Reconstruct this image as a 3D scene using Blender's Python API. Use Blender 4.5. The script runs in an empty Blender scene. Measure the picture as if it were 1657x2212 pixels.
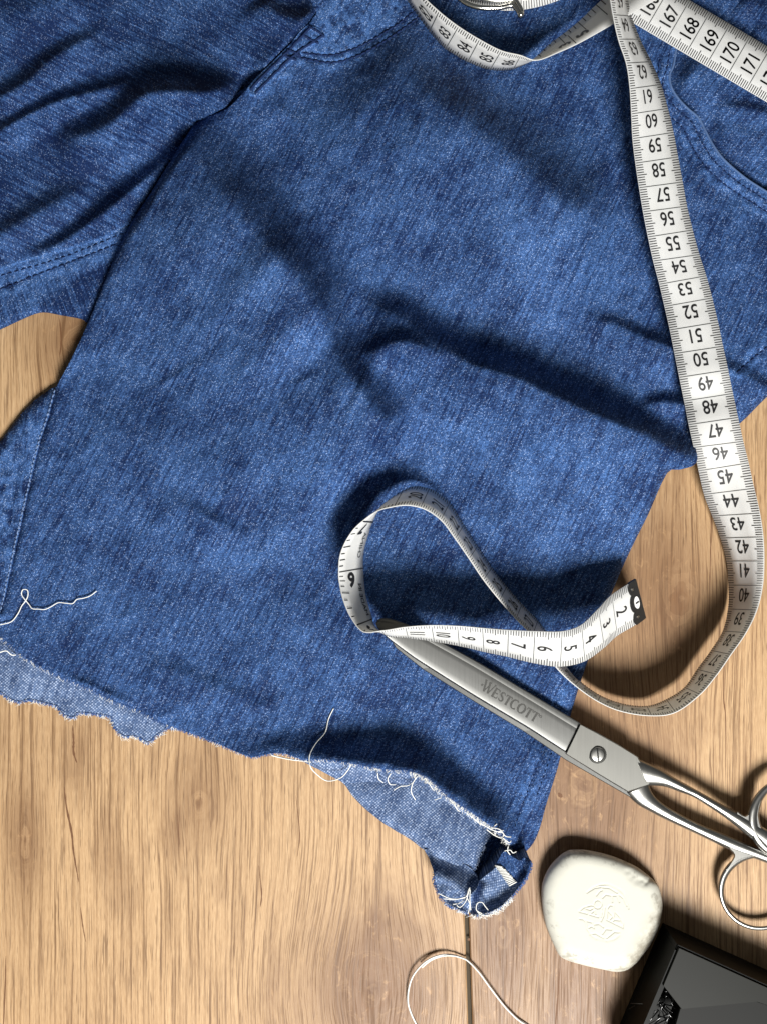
import bpy, bmesh, math, random
import numpy as np
from mathutils import Vector

random.seed(7); RNG = np.random.default_rng(7)
SC = bpy.context.scene
COL = SC.collection
# ------------------------------------------------------------------ camera, light, exposure
CAMH = 0.42                 # camera height above the floor (m)
SD = 5019.0                 # layout pixels per metre at floor level (layout sheet is 1657 x 2212)
CX, CY = 828.5, 1106.0
cam = bpy.data.cameras.new("camera")
cam.sensor_fit = 'VERTICAL'
cam.angle = 2 * math.atan((1106.0 / SD) / CAMH)
cam.clip_start = 0.01; cam.clip_end = 50
camo = bpy.data.objects.new("camera", cam); COL.objects.link(camo)
camo.location = (0, 0, CAMH)
SC.camera = camo
SC.view_settings.view_transform = 'Standard'
SC.view_settings.look = 'None'
SC.view_settings.exposure = 0.0
SC.view_settings.gamma = 1.0

wd = bpy.data.worlds.new("World"); SC.world = wd; wd.use_nodes = True
bg = wd.node_tree.nodes['Background']
bg.inputs[0].default_value = (0.93, 0.98, 1.0, 1); bg.inputs[1].default_value = 0.082

# one window of daylight at the foot of the picture, a little to the right
LEL, LAZ, LD = math.radians(47), math.radians(17), 1.45
lp = Vector((LD * math.cos(LEL) * math.sin(LAZ), -LD * math.cos(LEL) * math.cos(LAZ), LD * math.sin(LEL)))
la = bpy.data.lights.new("window_light", 'AREA'); la.shape = 'RECTANGLE'; la.size = 0.44; la.size_y = 0.44
la.energy = 42; la.color = (1.0, 0.985, 0.95)
lo = bpy.data.objects.new("window_light", la); COL.objects.link(lo)
lo.location = lp; lo.rotation_euler = (Vector((0, -0.02, 0)) - lp).to_track_quat('-Z', 'Y').to_euler()

# ------------------------------------------------------------------ helpers
def W(px, py, zc=0.0):
    """layout pixel + height in cm -> world metres"""
    z = zc * 0.01
    k = (CAMH - z) / CAMH / SD
    return ((px - CX) * k, (CY - py) * k, z)

def Wn(P, zc):
    z = np.asarray(zc) * 0.01
    k = (CAMH - z) / CAMH / SD
    return np.stack([(P[:, 0] - CX) * k, (CY - P[:, 1]) * k, z], 1)

def tag(o, label=None, cat=None, group=None, kind=None):
    if label: o['label'] = label
    if cat: o['category'] = cat
    if group: o['group'] = group
    if kind: o['kind'] = kind
    return o

def empty(name, loc=(0, 0, 0)):
    o = bpy.data.objects.new(name, None); COL.objects.link(o); o.location = loc
    o.empty_display_size = 0.01
    return o

def mesh_obj(name, V, F, mats, parent=None, smooth=True, midx=None, uv=None, attrs=None):
    me = bpy.data.meshes.new(name)
    V = np.asarray(V, dtype=float).copy()
    if parent is not None: V -= np.array(parent.location)
    me.from_pydata(V.tolist(), [], F if isinstance(F, list) else F.tolist())
    if not isinstance(mats, (list, tuple)): mats = [mats]
    for m in mats: me.materials.append(m)
    if midx is not None: me.polygons.foreach_set('material_index', np.asarray(midx, dtype=np.int32))
    me.polygons.foreach_set('use_smooth', np.full(len(me.polygons), smooth))
    if uv is not None:
        l = me.uv_layers.new(name='UVMap')
        li = np.zeros(len(me.loops), dtype=np.int32); me.loops.foreach_get('vertex_index', li)
        l.data.foreach_set('uv', np.asarray(uv, dtype=np.float32)[li].ravel())
    for k, a in (attrs or {}).items():
        at = me.attributes.new(k, 'FLOAT', 'POINT'); at.data.foreach_set('value', np.asarray(a, dtype=np.float32))
    me.update()
    o = bpy.data.objects.new(name, me); COL.objects.link(o)
    if parent is not None: o.parent = parent
    return o

def catmull(pts, n=6, closed=False):
    P = np.asarray(pts, dtype=float); N = len(P); out = []
    for i in range(N if closed else N - 1):
        if closed: p0, p1, p2, p3 = P[(i - 1) % N], P[i], P[(i + 1) % N], P[(i + 2) % N]
        else: p0, p1, p2, p3 = P[max(i - 1, 0)], P[i], P[i + 1], P[min(i + 2, N - 1)]
        for k in range(n):
            t = k / n
            out.append(0.5 * ((2 * p1) + (-p0 + p2) * t + (2 * p0 - 5 * p1 + 4 * p2 - p3) * t * t + (-p0 + 3 * p1 - 3 * p2 + p3) * t ** 3))
    if not closed: out.append(P[-1])
    return np.array(out)

def seg_near(P, L, closed=False):
    """nearest point on polyline: distance, index, t, nearest xy, cross sign"""
    A = L if closed else L[:-1]
    B = np.roll(L, -1, 0) if closed else L[1:]
    N = len(P); best = np.full(N, 1e18); bi = np.zeros(N, int); bt = np.zeros(N)
    for i in range(len(A)):
        d = B[i] - A[i]; dd = d @ d
        if dd < 1e-12: continue
        t = np.clip(((P[:, 0] - A[i, 0]) * d[0] + (P[:, 1] - A[i, 1]) * d[1]) / dd, 0, 1)
        q = (P[:, 0] - A[i, 0] - t * d[0]) ** 2 + (P[:, 1] - A[i, 1] - t * d[1]) ** 2
        m = q < best
        best[m] = q[m]; bi[m] = i; bt[m] = t[m]
    D = B[bi] - A[bi]
    near = A[bi] + D * bt[:, None]
    cr = D[:, 0] * (P[:, 1] - A[bi, 1]) - D[:, 1] * (P[:, 0] - A[bi, 0])
    return np.sqrt(best), bi, bt, near, cr

def inside(P, L):
    x, y = P[:, 0], P[:, 1]; c = np.zeros(len(P), bool); n = len(L)
    for i in range(n):
        x1, y1 = L[i]; x2, y2 = L[(i + 1) % n]
        if y1 == y2: continue
        m = ((y1 > y) != (y2 > y)) & (x < (x2 - x1) * (y - y1) / (y2 - y1) + x1)
        c ^= m
    return c

_lat = {}
def vnoise(x, y, seed=0):
    if seed not in _lat: _lat[seed] = np.random.default_rng(seed + 100).random((128, 128))
    T = _lat[seed]
    xi = np.floor(x).astype(int); yi = np.floor(y).astype(int); fx = x - xi; fy = y - yi
    fx = fx * fx * (3 - 2 * fx); fy = fy * fy * (3 - 2 * fy)
    g = lambda a, b: T[a % 128, b % 128]
    return (g(xi, yi) * (1 - fx) + g(xi + 1, yi) * fx) * (1 - fy) + (g(xi, yi + 1) * (1 - fx) + g(xi + 1, yi + 1) * fx) * fy - 0.5

def fold(P, pts, wl, wd_):
    """soft ridge along a crest listed left to right: (x, y, height cm); wl = width below the crest, wd_ = above"""
    L = catmull(np.array(pts, float), 5)
    lo_ = L[:, :2].min(0) - 3 * max(wl, wd_); hi = L[:, :2].max(0) + 3 * max(wl, wd_)
    m = (P[:, 0] > lo_[0]) & (P[:, 0] < hi[0]) & (P[:, 1] > lo_[1]) & (P[:, 1] < hi[1])
    out = np.zeros(len(P))
    if not m.any(): return out
    d, i, t, near, cr = seg_near(P[m], L[:, :2])
    q = np.concatenate([[0], np.cumsum(np.linalg.norm(np.diff(L[:, :2], axis=0), axis=1))]); q /= q[-1]
    sa = q[i] * (1 - t) + q[i + 1] * t
    e0 = np.clip(sa / 0.16, 0, 1); e1 = np.clip((1 - sa) / 0.16, 0, 1)
    h = (L[i, 2] * (1 - t) + L[i + 1, 2] * t) * (e0 * e0 * (3 - 2 * e0)) * ((e1 * e1 * (3 - 2 * e1)) if L[-1, 0] < 1490 else 1.0)
    # smooth blend between both widths close to the crest
    A_ = L[:-1, :2]; B_ = L[1:, :2]; sl = np.linalg.norm(B_ - A_, axis=1)[i] + 1e-9
    sn = np.clip(cr / sl / (d + 1e-6), -1, 1) * 0.5 + 0.5
    w = wd_ + (wl - wd_) * sn * sn * (3 - 2 * sn)
    out[m] = h * np.exp(-(d / w) ** 2)
    return out

def groove(P, L, w, depth):
    d = seg_near(P, np.asarray(L, float))[0]
    return -depth * np.exp(-(d / w) ** 2), d

def tube(path, r, sides=6, V=None, F=None, taper=True):
    """round thread along a list of world points, appended to V, F"""
    V = [] if V is None else V; F = [] if F is None else F
    P = [Vector(p) for p in path]; base = len(V); n = len(P)
    for i, p in enumerate(P):
        t = (P[min(i + 1, n - 1)] - P[max(i - 1, 0)])
        if t.length < 1e-9: t = Vector((1, 0, 0))
        t.normalize()
        u = t.cross(Vector((0, 0, 1)))
        if u.length < 1e-3: u = t.cross(Vector((0, 1, 0)))
        u.normalize(); v = t.cross(u)
        rr = r[i] if isinstance(r, (list, np.ndarray)) else r
        for k in range(sides):
            a = 2 * math.pi * k / sides
            V.append(tuple(p + u * (math.cos(a) * rr) + v * (math.sin(a) * rr)))
    for i in range(n - 1):
        for k in range(sides):
            a = base + i * sides + k; b = base + i * sides + (k + 1) % sides
            F.append([a, b, b + sides, a + sides])
    F.append([base + k for k in range(sides)][::-1]); F.append([base + (n - 1) * sides + k for k in range(sides)])
    return V, F

# ------------------------------------------------------------------ materials
class NT:
    def __init__(s, name):
        s.m = bpy.data.materials.new(name); s.m.use_nodes = True
        s.t = s.m.node_tree; s.n = s.t.nodes; s.b = s.n['Principled BSDF']; s.out = s.n['Material Output']
    def link(s, a, b): s.t.links.new(a, b)
    def put(s, sock, v):
        if hasattr(v, 'is_output') or isinstance(v, bpy.types.NodeSocket): s.link(v, sock)
        elif v is not None: sock.default_value = v
    def node(s, typ, ins=None, **kw):
        nd = s.n.new(typ)
        for k, v in kw.items(): setattr(nd, k, v)
        for k, v in (ins or {}).items(): s.put(nd.inputs[k], v)
        return nd
    def math(s, op, a, b=None, c=None, clamp=False):
        nd = s.node('ShaderNodeMath', operation=op, use_clamp=clamp)
        for i, v in enumerate((a, b, c)):
            if v is not None: s.put(nd.inputs[i], v)
        return nd.outputs[0]
    def vec(s, x, y, z=0.0):
        nd = s.node('ShaderNodeCombineXYZ'); s.put(nd.inputs[0], x); s.put(nd.inputs[1], y); s.put(nd.inputs[2], z)
        return nd.outputs[0]
    def noise(s, v, scale=1.0, detail=2.0, rough=0.5, dist=0.0):
        nd = s.node('ShaderNodeTexNoise', {'Vector': v, 'Scale': scale, 'Detail': detail, 'Roughness': rough, 'Distortion': dist})
        return nd.outputs['Fac']
    def ramp(s, v, lo, hi, a=0.0, b=1.0):
        nd = s.node('ShaderNodeMapRange', {'Value': v, 'From Min': lo, 'From Max': hi, 'To Min': a, 'To Max': b})
        nd.clamp = True; nd.interpolation_type = 'SMOOTHSTEP'
        return nd.outputs[0]
    def mix(s, f, a, b):
        nd = s.node('ShaderNodeMix', data_type='RGBA')
        s.put(nd.inputs[0], f); s.put(nd.inputs[6], a); s.put(nd.inputs[7], b)
        return nd.outputs[2]
    def bump(s, h, strength, dist):
        nd = s.node('ShaderNodeBump', {'Height': h, 'Strength': strength, 'Distance': dist})
        s.link(nd.outputs[0], s.b.inputs['Normal'])

def rgb(r, g, b):
    f = lambda c: ((c / 255 + 0.055) / 1.055) ** 2.4 if c > 10 else c / 255 / 12.92
    return (f(r), f(g), f(b), 1)

def simple(name, col, rough=0.6, metal=0.0, spec=0.5):
    t = NT(name); t.b.inputs['Base Color'].default_value = col
    t.b.inputs['Roughness'].default_value = rough; t.b.inputs['Metallic'].default_value = metal
    t.b.inputs['Specular IOR Level'].default_value = spec
    return t

def denim(name, dark, light, fleck, fl=1.0, dots=False):
    t = NT(name)
    uv = t.node('ShaderNodeUVMap', uv_map='UVMap').outputs[0]          # mm, u across the grain, v along it
    sp = t.node('ShaderNodeSeparateXYZ', {0: uv}); u, v = sp.outputs[0], sp.outputs[1]
    wear_and_shade = t.node('ShaderNodeAttribute', attribute_name='wear_and_shade').outputs['Fac']
    M = t.math
    s1 = t.noise(t.vec(M('MULTIPLY', u, 1.0), M('MULTIPLY', v, 0.05)), 1.0, 3, 0.6)
    s2 = t.noise(t.vec(M('MULTIPLY', u, 0.12), M('MULTIPLY', v, 1.1), 3.7), 1.0, 2, 0.6)
    s3 = t.noise(uv, 0.045, 5, 0.62)
    s4 = t.noise(t.vec(M('MULTIPLY', u, 0.6), M('MULTIPLY', v, 0.13), 9.1), 1.0, 3, 0.7)
    # twill: slanted floats of the white weft between blue warp
    q = M('ADD', M('MULTIPLY', u, 0.95), M('MULTIPLY', v, 0.55)); r = M('SUBTRACT', M('MULTIPLY', v, 0.85), M('MULTIPLY', u, 0.35))
    vo = t.node('ShaderNodeTexVoronoi', {'Vector': t.vec(q, r), 'Scale': 1.75 if not dots else 1.0, 'Randomness': 0.7 if not dots else 0.2})
    vsp = t.node('ShaderNodeSeparateColor', {0: vo.outputs['Color']})
    fd = t.ramp(vo.outputs['Distance'], 0.16, 0.46, 1.0, 0.0)
    fr = t.ramp(vsp.outputs[0], 0.35 if not dots else 0.0, 1.0, 0.0, 1.0)
    fk = M('MULTIPLY', fd, fr)
    f = M('ADD', M('MULTIPLY', M('SUBTRACT', s1, 0.5), 1.9), M('MULTIPLY', M('SUBTRACT', s2, 0.5), 0.7))
    f = M('ADD', f, M('MULTIPLY', M('SUBTRACT', s3, 0.5), 1.7))
    f = M('ADD', f, M('MULTIPLY', M('SUBTRACT', s4, 0.5), 0.8))
    tw = M('SINE', M('MULTIPLY', M('ADD', M('ADD', M('MULTIPLY', u, 0.48), M('MULTIPLY', v, 0.62)), M('MULTIPLY', s4, 0.5)), 6.2832))
    s5 = t.noise(t.vec(M('MULTIPLY', u, 2.1), M('MULTIPLY', v, 0.22), 5.3), 1.0, 2, 0.55)
    f = M('ADD', f, M('ADD', M('MULTIPLY', tw, 0.09), t.ramp(s5, 0.54, 0.70, -0.10, 0.42)))
    f = M('ADD', M('ADD', f, 0.47), M('MULTIPLY', wear_and_shade, 1.0), clamp=True)
    c = t.mix(f, dark, light)
    # dark gaps of the weave
    gap = t.ramp(vo.outputs['Distance'], 0.40, 0.70, 0.0, 0.6)
    c = t.mix(gap, c, tuple(0.45 * x for x in dark[:3]) + (1,))
    c = t.mix(M('MULTIPLY', M('MULTIPLY', fk, fl), M('ADD', M('MULTIPLY', f, 0.6), 0.45), clamp=True), c, fleck)
    t.link(c, t.b.inputs['Base Color'])
    t.b.inputs['Roughness'].default_value = 0.82
    t.b.inputs['Specular IOR Level'].default_value = 0.18
    h = M('ADD', M('MULTIPLY', fd, 0.5), M('MULTIPLY', s4, 0.8))
    t.bump(h, 0.45, 0.0004)
    return t.m

M_denim = denim('blue_denim', (0.004, 0.018, 0.080, 1), (0.066, 0.158, 0.400, 1), (0.46, 0.58, 0.82, 1), 0.80)
M_wrong = denim('denim_wrong_side', (0.035, 0.066, 0.155, 1), (0.145, 0.22, 0.39, 1), (0.50, 0.59, 0.77, 1), 1.0, dots=True)
M_stitch = simple('navy_stitch_thread', (0.009, 0.022, 0.080, 1), 0.8, 0, 0.2).m
M_pale = simple('pale_worn_stitch', (0.17, 0.25, 0.43, 1), 0.8, 0, 0.2).m
M_fray = simple('white_fray_cotton', (0.80, 0.80, 0.76, 1), 0.9, 0, 0.1).m
M_bluefray = simple('blue_fray_cotton', (0.06, 0.12, 0.30, 1), 0.9, 0, 0.1).m

def tape_mat():
    t = NT('white_vinyl_tape')
    tc = t.node('ShaderNodeTexCoord').outputs['Object']
    n = t.noise(tc, 160, 3, 0.6)
    c = t.mix(t.ramp(n, 0.35, 0.75), (0.88, 0.89, 0.895, 1), (0.85, 0.855, 0.85, 1))
    t.link(c, t.b.inputs['Base Color']); t.b.inputs['Roughness'].default_value = 0.42
    t.b.inputs['Specular IOR Level'].default_value = 0.35
    tr = t.node('ShaderNodeBsdfTranslucent', {'Color': (0.80, 0.76, 0.66, 1)})
    mx = t.node('ShaderNodeMixShader', {0: 0.36})
    t.link(t.b.outputs[0], mx.inputs[1]); t.link(tr.outputs[0], mx.inputs[2]); t.link(mx.outputs[0], t.out.inputs[0])
    wv = t.noise(tc, 2200, 1, 0.5); t.bump(wv, 0.10, 0.0001)
    return t.m
M_tape = tape_mat()
M_ink = simple('black_tape_ink', (0.012, 0.012, 0.013, 1), 0.55).m
M_ink2 = simple('grey_tape_ink', (0.07, 0.075, 0.075, 1), 0.55).m

def steel_mat(name, base, rough, k):
    t = NT(name)
    tc = t.node('ShaderNodeTexCoord').outputs['Object']
    mp = t.node('ShaderNodeMapping', {'Vector': tc, 'Rotation': (0, 0, math.radians(-58)), 'Scale': (4000, 60, 200)}).outputs[0]
    n = t.noise(mp, 1.0, 2, 0.6); n2 = t.noise(tc, 70, 3, 0.6)
    t.link(t.mix(n2, tuple(0.88 * x for x in base[:3]) + (1,), base), t.b.inputs['Base Color'])
    t.b.inputs['Metallic'].default_value = k
    t.link(t.math('ADD', rough - 0.06, t.math('MULTIPLY', n, 0.12)), t.b.inputs['Roughness'])
    t.bump(n, 0.08, 0.0001)
    return t.m
M_blade = steel_mat('brushed_steel', (0.125, 0.125, 0.120, 1), 0.35, 0.85)
M_plate = steel_mat('satin_steel', (0.16, 0.158, 0.146, 1), 0.37, 0.8)
M_shank = steel_mat('polished_steel', (0.27, 0.267, 0.252, 1), 0.31, 0.95)
M_etch = simple('etched_lettering', (0.03, 0.029, 0.025, 1), 0.6, 0.0).m
M_black = simple('black_plastic', (0.006, 0.0062, 0.0056, 1), 0.5, 0, 0.10).m
M_lid = simple('smoky_grey_plastic', (0.007, 0.0074, 0.0056, 1), 0.42, 0, 0.09).m
M_pin = simple('dark_pin_steel', (0.12, 0.12, 0.12, 1), 0.3, 1.0).m
M_tip = simple('black_enamel', (0.018, 0.018, 0.018, 1), 0.35).m
M_white = simple('white_enamel', (0.82, 0.82, 0.80, 1), 0.45).m
M_chrome = simple('silver_metal', (0.75, 0.74, 0.70, 1), 0.16, 1.0).m

# ------------------------------------------------------------------ floor planks
def wood_mat(name, knots, hue_shift, right):
    t = NT(name); M = t.math
    tc = t.node('ShaderNodeUVMap', uv_map='UVMap').outputs[0]        # mm on the board
    sp = t.node('ShaderNodeSeparateXYZ', {0: tc}); x, y = sp.outputs[0], sp.outputs[1]
    big = t.noise(t.vec(M('MULTIPLY', x, 0.012), M('MULTIPLY', y, 0.006), hue_shift), 1, 2, 0.5)
    wob = t.noise(t.vec(M('MULTIPLY', x, 0.03), M('MULTIPLY', y, 0.018), 4 + hue_shift), 1, 3, 0.55)
    xd = M('ADD', x, M('MULTIPLY', M('SUBTRACT', wob, 0.5), 2.0))
    halo = 0.0; ring = 0.0; core = 0.0
    for (kx, ky, rx, ry, st) in knots:
        dx = M('DIVIDE', M('SUBTRACT', x, kx), rx); dy = M('DIVIDE', M('SUBTRACT', y, ky), ry)
        d2 = M('ADD', M('MULTIPLY', dx, dx), M('MULTIPLY', dy, dy))
        g = M('POWER', 2.718, M('MULTIPLY', d2, -1.0))
        # grain parts and flows round the knot
        xd = M('ADD', xd, M('MULTIPLY', M('MULTIPLY', dx, g), -0.5 * rx * st))
        halo = M('MAXIMUM', halo, M('MULTIPLY', g, st))
        rr = M('SQRT', d2)
        rw = t.noise(t.vec(M('MULTIPLY', x, 0.09), M('MULTIPLY', y, 0.09), 2.0), 1, 3, 0.6)
        rg = t.noise(t.vec(M('ADD', M('MULTIPLY', rr, 7.0), M('MULTIPLY', rw, 4.0)), 0.3, kx), 1, 3, 0.65)
        gi = M('POWER', 2.718, M('MULTIPLY', d2, -7.0))
        ring = M('ADD', ring, M('MULTIPLY', M('MULTIPLY', M('SUBTRACT', rg, 0.5), gi), 3.4 * st))
        core = M('MAXIMUM', core, M('MULTIPLY', M('POWER', 2.718, M('MULTIPLY', d2, -160.0)), st))
    g1 = t.noise(t.vec(M('MULTIPLY', xd, 0.9), M('MULTIPLY', y, 0.014), hue_shift), 1, 4, 0.62)     # bands
    g2 = t.noise(t.vec(M('MULTIPLY', xd, 2.3), M('MULTIPLY', y, 0.05), 7 + hue_shift), 1, 3, 0.6)  # pore dashes
    g3 = t.noise(t.vec(M('MULTIPLY', xd, 3.2), M('MULTIPLY', y, 0.25), 2.0), 1, 3, 0.6)              # fine fibre
    lightc = rgb(202, 169, 129); midc = rgb(165, 130, 93); darkc = rgb(94, 66, 43); brown = rgb(128, 96, 68)
    f = M('ADD', M('MULTIPLY', M('SUBTRACT', g1, 0.5), 2.0), M('MULTIPLY', M('SUBTRACT', g3, 0.5), 1.6))
    c = t.mix(M('ADD', f, 0.5, clamp=True), lightc, midc)
    big2 = t.noise(t.vec(M('MULTIPLY', xd, 0.05), M('MULTIPLY', y, 0.016), 31 + hue_shift), 1, 4, 0.6)
    hv = M('ADD', M('MULTIPLY', halo, 1.05), M('ADD', M('MULTIPLY', M('SUBTRACT', big, 0.5), 1.0), t.ramp(big2, 0.50, 0.72, 0.0, 0.55)))
    if right:
        # reddish heart, browned further in place of dimmer light, fades to pale sapwood
        heart_and_dim = t.ramp(M('ADD', x, M('MULTIPLY', M('SUBTRACT', wob, 0.5), 40)), 100, 150, 0.60, 0.0)
        hv = M('ADD', hv, heart_and_dim)
    tone = M('ADD', hv, 0.0, clamp=True)
    c = t.mix(M('MULTIPLY', tone, 1.0), c, brown)
    # curly cross figure
    cf = t.noise(t.vec(M('MULTIPLY', xd, 0.30), M('MULTIPLY', y, 0.16), 11.0), 1, 4, 0.7, 0.6)
    c = t.mix(M('MULTIPLY', t.ramp(cf, 0.56, 0.72), M('ADD', M('MULTIPLY', tone, 0.55), 0.08)), c, rgb(188, 150, 108))
    c = t.mix(M('MULTIPLY', t.ramp(g2, 0.52, 0.66), 0.62), c, darkc)
    vp = t.node('ShaderNodeTexVoronoi', {'Vector': t.vec(M('MULTIPLY', xd, 1.45), M('MULTIPLY', y, 0.085), 0.0), 'Scale': 1.0, 'Randomness': 1.0})
    vr = t.node('ShaderNodeSeparateColor', {0: vp.outputs['Color']})
    pore = M('MULTIPLY', t.ramp(vp.outputs['Distance'], 0.10, 0.26, 1.0, 0.0), t.ramp(vr.outputs[0], 0.35, 0.9, 0.0, 1.0))
    c = t.mix(M('MULTIPLY', pore, 0.78), c, darkc)
    c = t.mix(M('MULTIPLY', t.ramp(g1, 0.52, 0.68), 0.68), c, darkc)
    c = t.mix(t.math('MAXIMUM', ring, 0.0, clamp=True), c, rgb(120, 82, 50))
    c = t.mix(t.math('MULTIPLY', t.math('MINIMUM', ring, 0.0), -0.8, clamp=True), c, rgb(214, 176, 132))
    c = t.mix(M('MULTIPLY', core, 0.7), c, rgb(92, 60, 38))
    t.link(c, t.b.inputs['Base Color'])
    t.link(t.ramp(g2, 0.4, 0.7, 0.42, 0.60), t.b.inputs['Roughness'])
    t.b.inputs['Specular IOR Level'].default_value = 0.30
    t.bump(M('SUBTRACT', M('MULTIPLY', g3, 0.3), g2), 0.22, 0.0003)
    return t.m

floor = empty('floor'); tag(floor, kind='structure')
def px_mm(px, py): return ((px - CX) / SD * 1000, (CY - py) / SD * 1000)
def knot(px, py, rx, ry, st): a = px_mm(px, py); return (a[0], a[1], rx / SD * 1000, ry / SD * 1000, st)
K_left = [knot(806, 2136, 165, 190, 1.15), knot(430, 1735, 70, 110, 0.65), knot(55, 1815, 40, 130, 0.85), knot(170, 735, 80, 90, 0.95)]
K_right = [knot(1085, 2010, 60, 150, 0.6), knot(1260, 1700, 150, 160, 0.45), knot(1470, 1290, 110, 200, 0.55), knot(1240, 2110, 60, 160, 0.3)]
M_woodL = wood_mat('oak_laminate', K_left, 1.3, False)
M_woodR = wood_mat('oak_laminate_brown', K_right, 21.7, True)
M_groove = simple('dark_groove', rgb(60, 48, 28), 0.8).m

TILT = math.radians(1.9)
def plank(name, x0, x1, y0, y1, mat):
    """board with bevelled long edges; coordinates in layout pixels about the joint at (1008, 1985)"""
    def pt(x, y, zc):
        ox, oy = x - 1008, y - 1985
        return W(1008 + ox * math.cos(TILT) - oy * -math.sin(TILT) * 1.0, 1985 + oy * math.cos(TILT) + ox * math.sin(TILT) * -0.0, zc)
    prof = [(x0, -0.9), (x0, -0.06), (x0 + 3.0, 0.0), (x1 - 3.0, 0.0), (x1, -0.06), (x1, -0.9)]
    ys = [y0, y1]; V = []; uv = []
    for y in ys:
        for (x, z) in prof:
            p = pt(x, y, 0.0); V.append((p[0], p[1], z * 0.01)); uv.append((p[0] * 1000, p[1] * 1000))
    F = [[i, i + 1, 7 + i, 6 + i] for i in range(5)] + [[5, 4, 3, 2, 1, 0], [6, 7, 8, 9, 10, 11]]
    o = mesh_obj(name, V, F, mat, floor, smooth=False, uv=uv)
    return o
plank('plank', -240, 1003.2, -600, 2900, M_woodL)
plank('plank', 1012.2, 2260, -600, 2900, M_woodR)
plank('plank', -1490, -249, -600, 2900, M_woodL)
# tongue at the bottom of the joints
V = []; 
for (x, y) in ((-1600, -700), (2400, -700), (2400, 3000), (-1600, 3000)): V.append(W(x, y, 0)[:2] + (-0.0016,))
mesh_obj('underlay', V, [[3, 2, 1, 0]], M_groove, floor, smooth=False)

M_crack = simple('dark_grain_line', rgb(104, 68, 38), 0.7).m
def crack(pts, w):
    L = catmull(np.array(pts, float), 6); V = []; F = []; n = len(L)
    for i in range(n):
        d = L[min(i + 1, n - 1)] - L[max(i - 1, 0)]; d /= np.linalg.norm(d) + 1e-9
        ww = w * (math.sin(math.pi * (i + 0.3) / (n - 0.4)) ** 0.6) * (0.7 + 0.6 * random.random())
        for s in (-1, 1): V.append(W(L[i, 0] - d[1] * ww * s, L[i, 1] + d[0] * ww * s, 0.004))
    F = [[2 * i, 2 * i + 1, 2 * i + 3, 2 * i + 2] for i in range(n - 1)]
    # orient upward
    F = [f[::-1] for f in F]
    mesh_obj('grain_line', V, F, M_crack, floor)
for pts, w in [([(158, 1567), (160, 1600), (160, 1625), (167, 1648)], 2.6), ([(140, 1700), (145, 1745), (156, 1800), (160, 1840), (171, 1905)], 2.4),
               ([(175, 1960), (180, 2000), (186, 2035)], 1.2), ([(14, 2065), (12, 2140), (8, 2230)], 1.4),
               ([(1536, 1080), (1535, 1150), (1533, 1230), (1531, 1330)], 1.2), ([(1565, 1395), (1562, 1500), (1567, 1560), (1566, 1700)], 1.2),
               ([(1207, 2092), (1205, 2140), (1198, 2230)], 1.5), ([(1618, 1180), (1620, 1230), (1625, 1290)], 1.1), ([(1628, 1025), (1632, 1080), (1636, 1130)], 1.6),
               ([(960, 1690), (957, 1720), (955, 1745)], 1.0), ([(1206, 1713), (1209, 1718), (1213, 1722)], 4.0), ([(1010, 2028), (1014, 2031)], 3.0), ([(640, 1720), (648, 1800), (643, 1850)], 0.9), ([(385, 1760), (388, 1830)], 1.0),
               ([(130, 688), (133, 735), (130, 770)], 1.4), ([(560, 1870), (566, 1930), (563, 1960)], 1.3)]:
    crack(pts, w)

# ------------------------------------------------------------------ jeans
jeans = empty('jeans', W(700, 900, 0))
tag(jeans, 'dark blue denim jeans with a cut-off frayed hem spread across the wooden floor', 'jeans')

pocket_edge = [(1475, -40), (1466, 40), (1458, 106), (1452, 142), (1444, 162), (1447, 187), (1460, 210), (1481, 233), (1506, 255), (1521, 283), (1536, 311), (1557, 341), (1587, 369), (1617, 392), (1657, 417), (1710, 452)]
fly_l = [(740, -20), (686, 27), (667, 54), (628, 95), (581, 142), (536, 189)]
fly_r = [(704, 79), (644, 118), (602, 157), (555, 205)]
jst1 = [(620, 105), (654, 113), (686, 118), (720, 119), (754, 110), (791, 94), (830, 71), (870, 45), (905, 14)]
jst2 = [(640, 122), (686, 132), (714, 135), (740, 132), (778, 118), (818, 97), (868, 64), (912, 30)]
pk1 = [(p[0] - 13, p[1] + 9) for p in pocket_edge[2:]]
pk2 = [(p[0] - 33, p[1] + 21) for p in pocket_edge[2:]]
hem_left = [(-30, 1350), (0, 1373), (24, 1396), (61, 1424), (101, 1448), (154, 1472), (202, 1493), (250, 1517), (303, 1537), (356, 1565), (404, 1581), (465, 1604), (525, 1630), (549, 1636), (586, 1628), (614, 1628), (638, 1636), (669, 1642)]
hem_right = [(669, 1642), (700, 1641), (760, 1650), (824, 1662), (885, 1667), (925, 1684), (970, 1725), (1010, 1752), (1050, 1779), (1088, 1810), (1108, 1838)]
edge_left = [(536, 189), (490, 235), (425, 262), (405, 290), (360, 360), (320, 425), (275, 500), (230, 600), (190, 700), (150, 785), (122, 838), (105, 900), (85, 960), (65, 1050), (42, 1150), (20, 1250), (2, 1320)]
edge_right = [(1108, 1838), (1130, 1842), (1150, 1823), (1165, 1790), (1180, 1735), (1205, 1655), (1225, 1570), (1248, 1490), (1275, 1410), (1325, 1270), (1365, 1180), (1400, 1110), (1440, 1022)]
tip_r = [(1440, 1022), (1470, 1014), (1496, 1006), (1506, 990), (1502, 962), (1515, 935)]
out_r = [(1515, 935), (1560, 930), (1595, 917), (1657, 856), (1710, 815)]
A_out = fly_l + edge_left[1:] + [(-30, 1345)] + hem_left[1:] + hem_right[1:] + edge_right[1:] + tip_r[1:] + out_r[1:] + pocket_edge[::-1]

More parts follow.
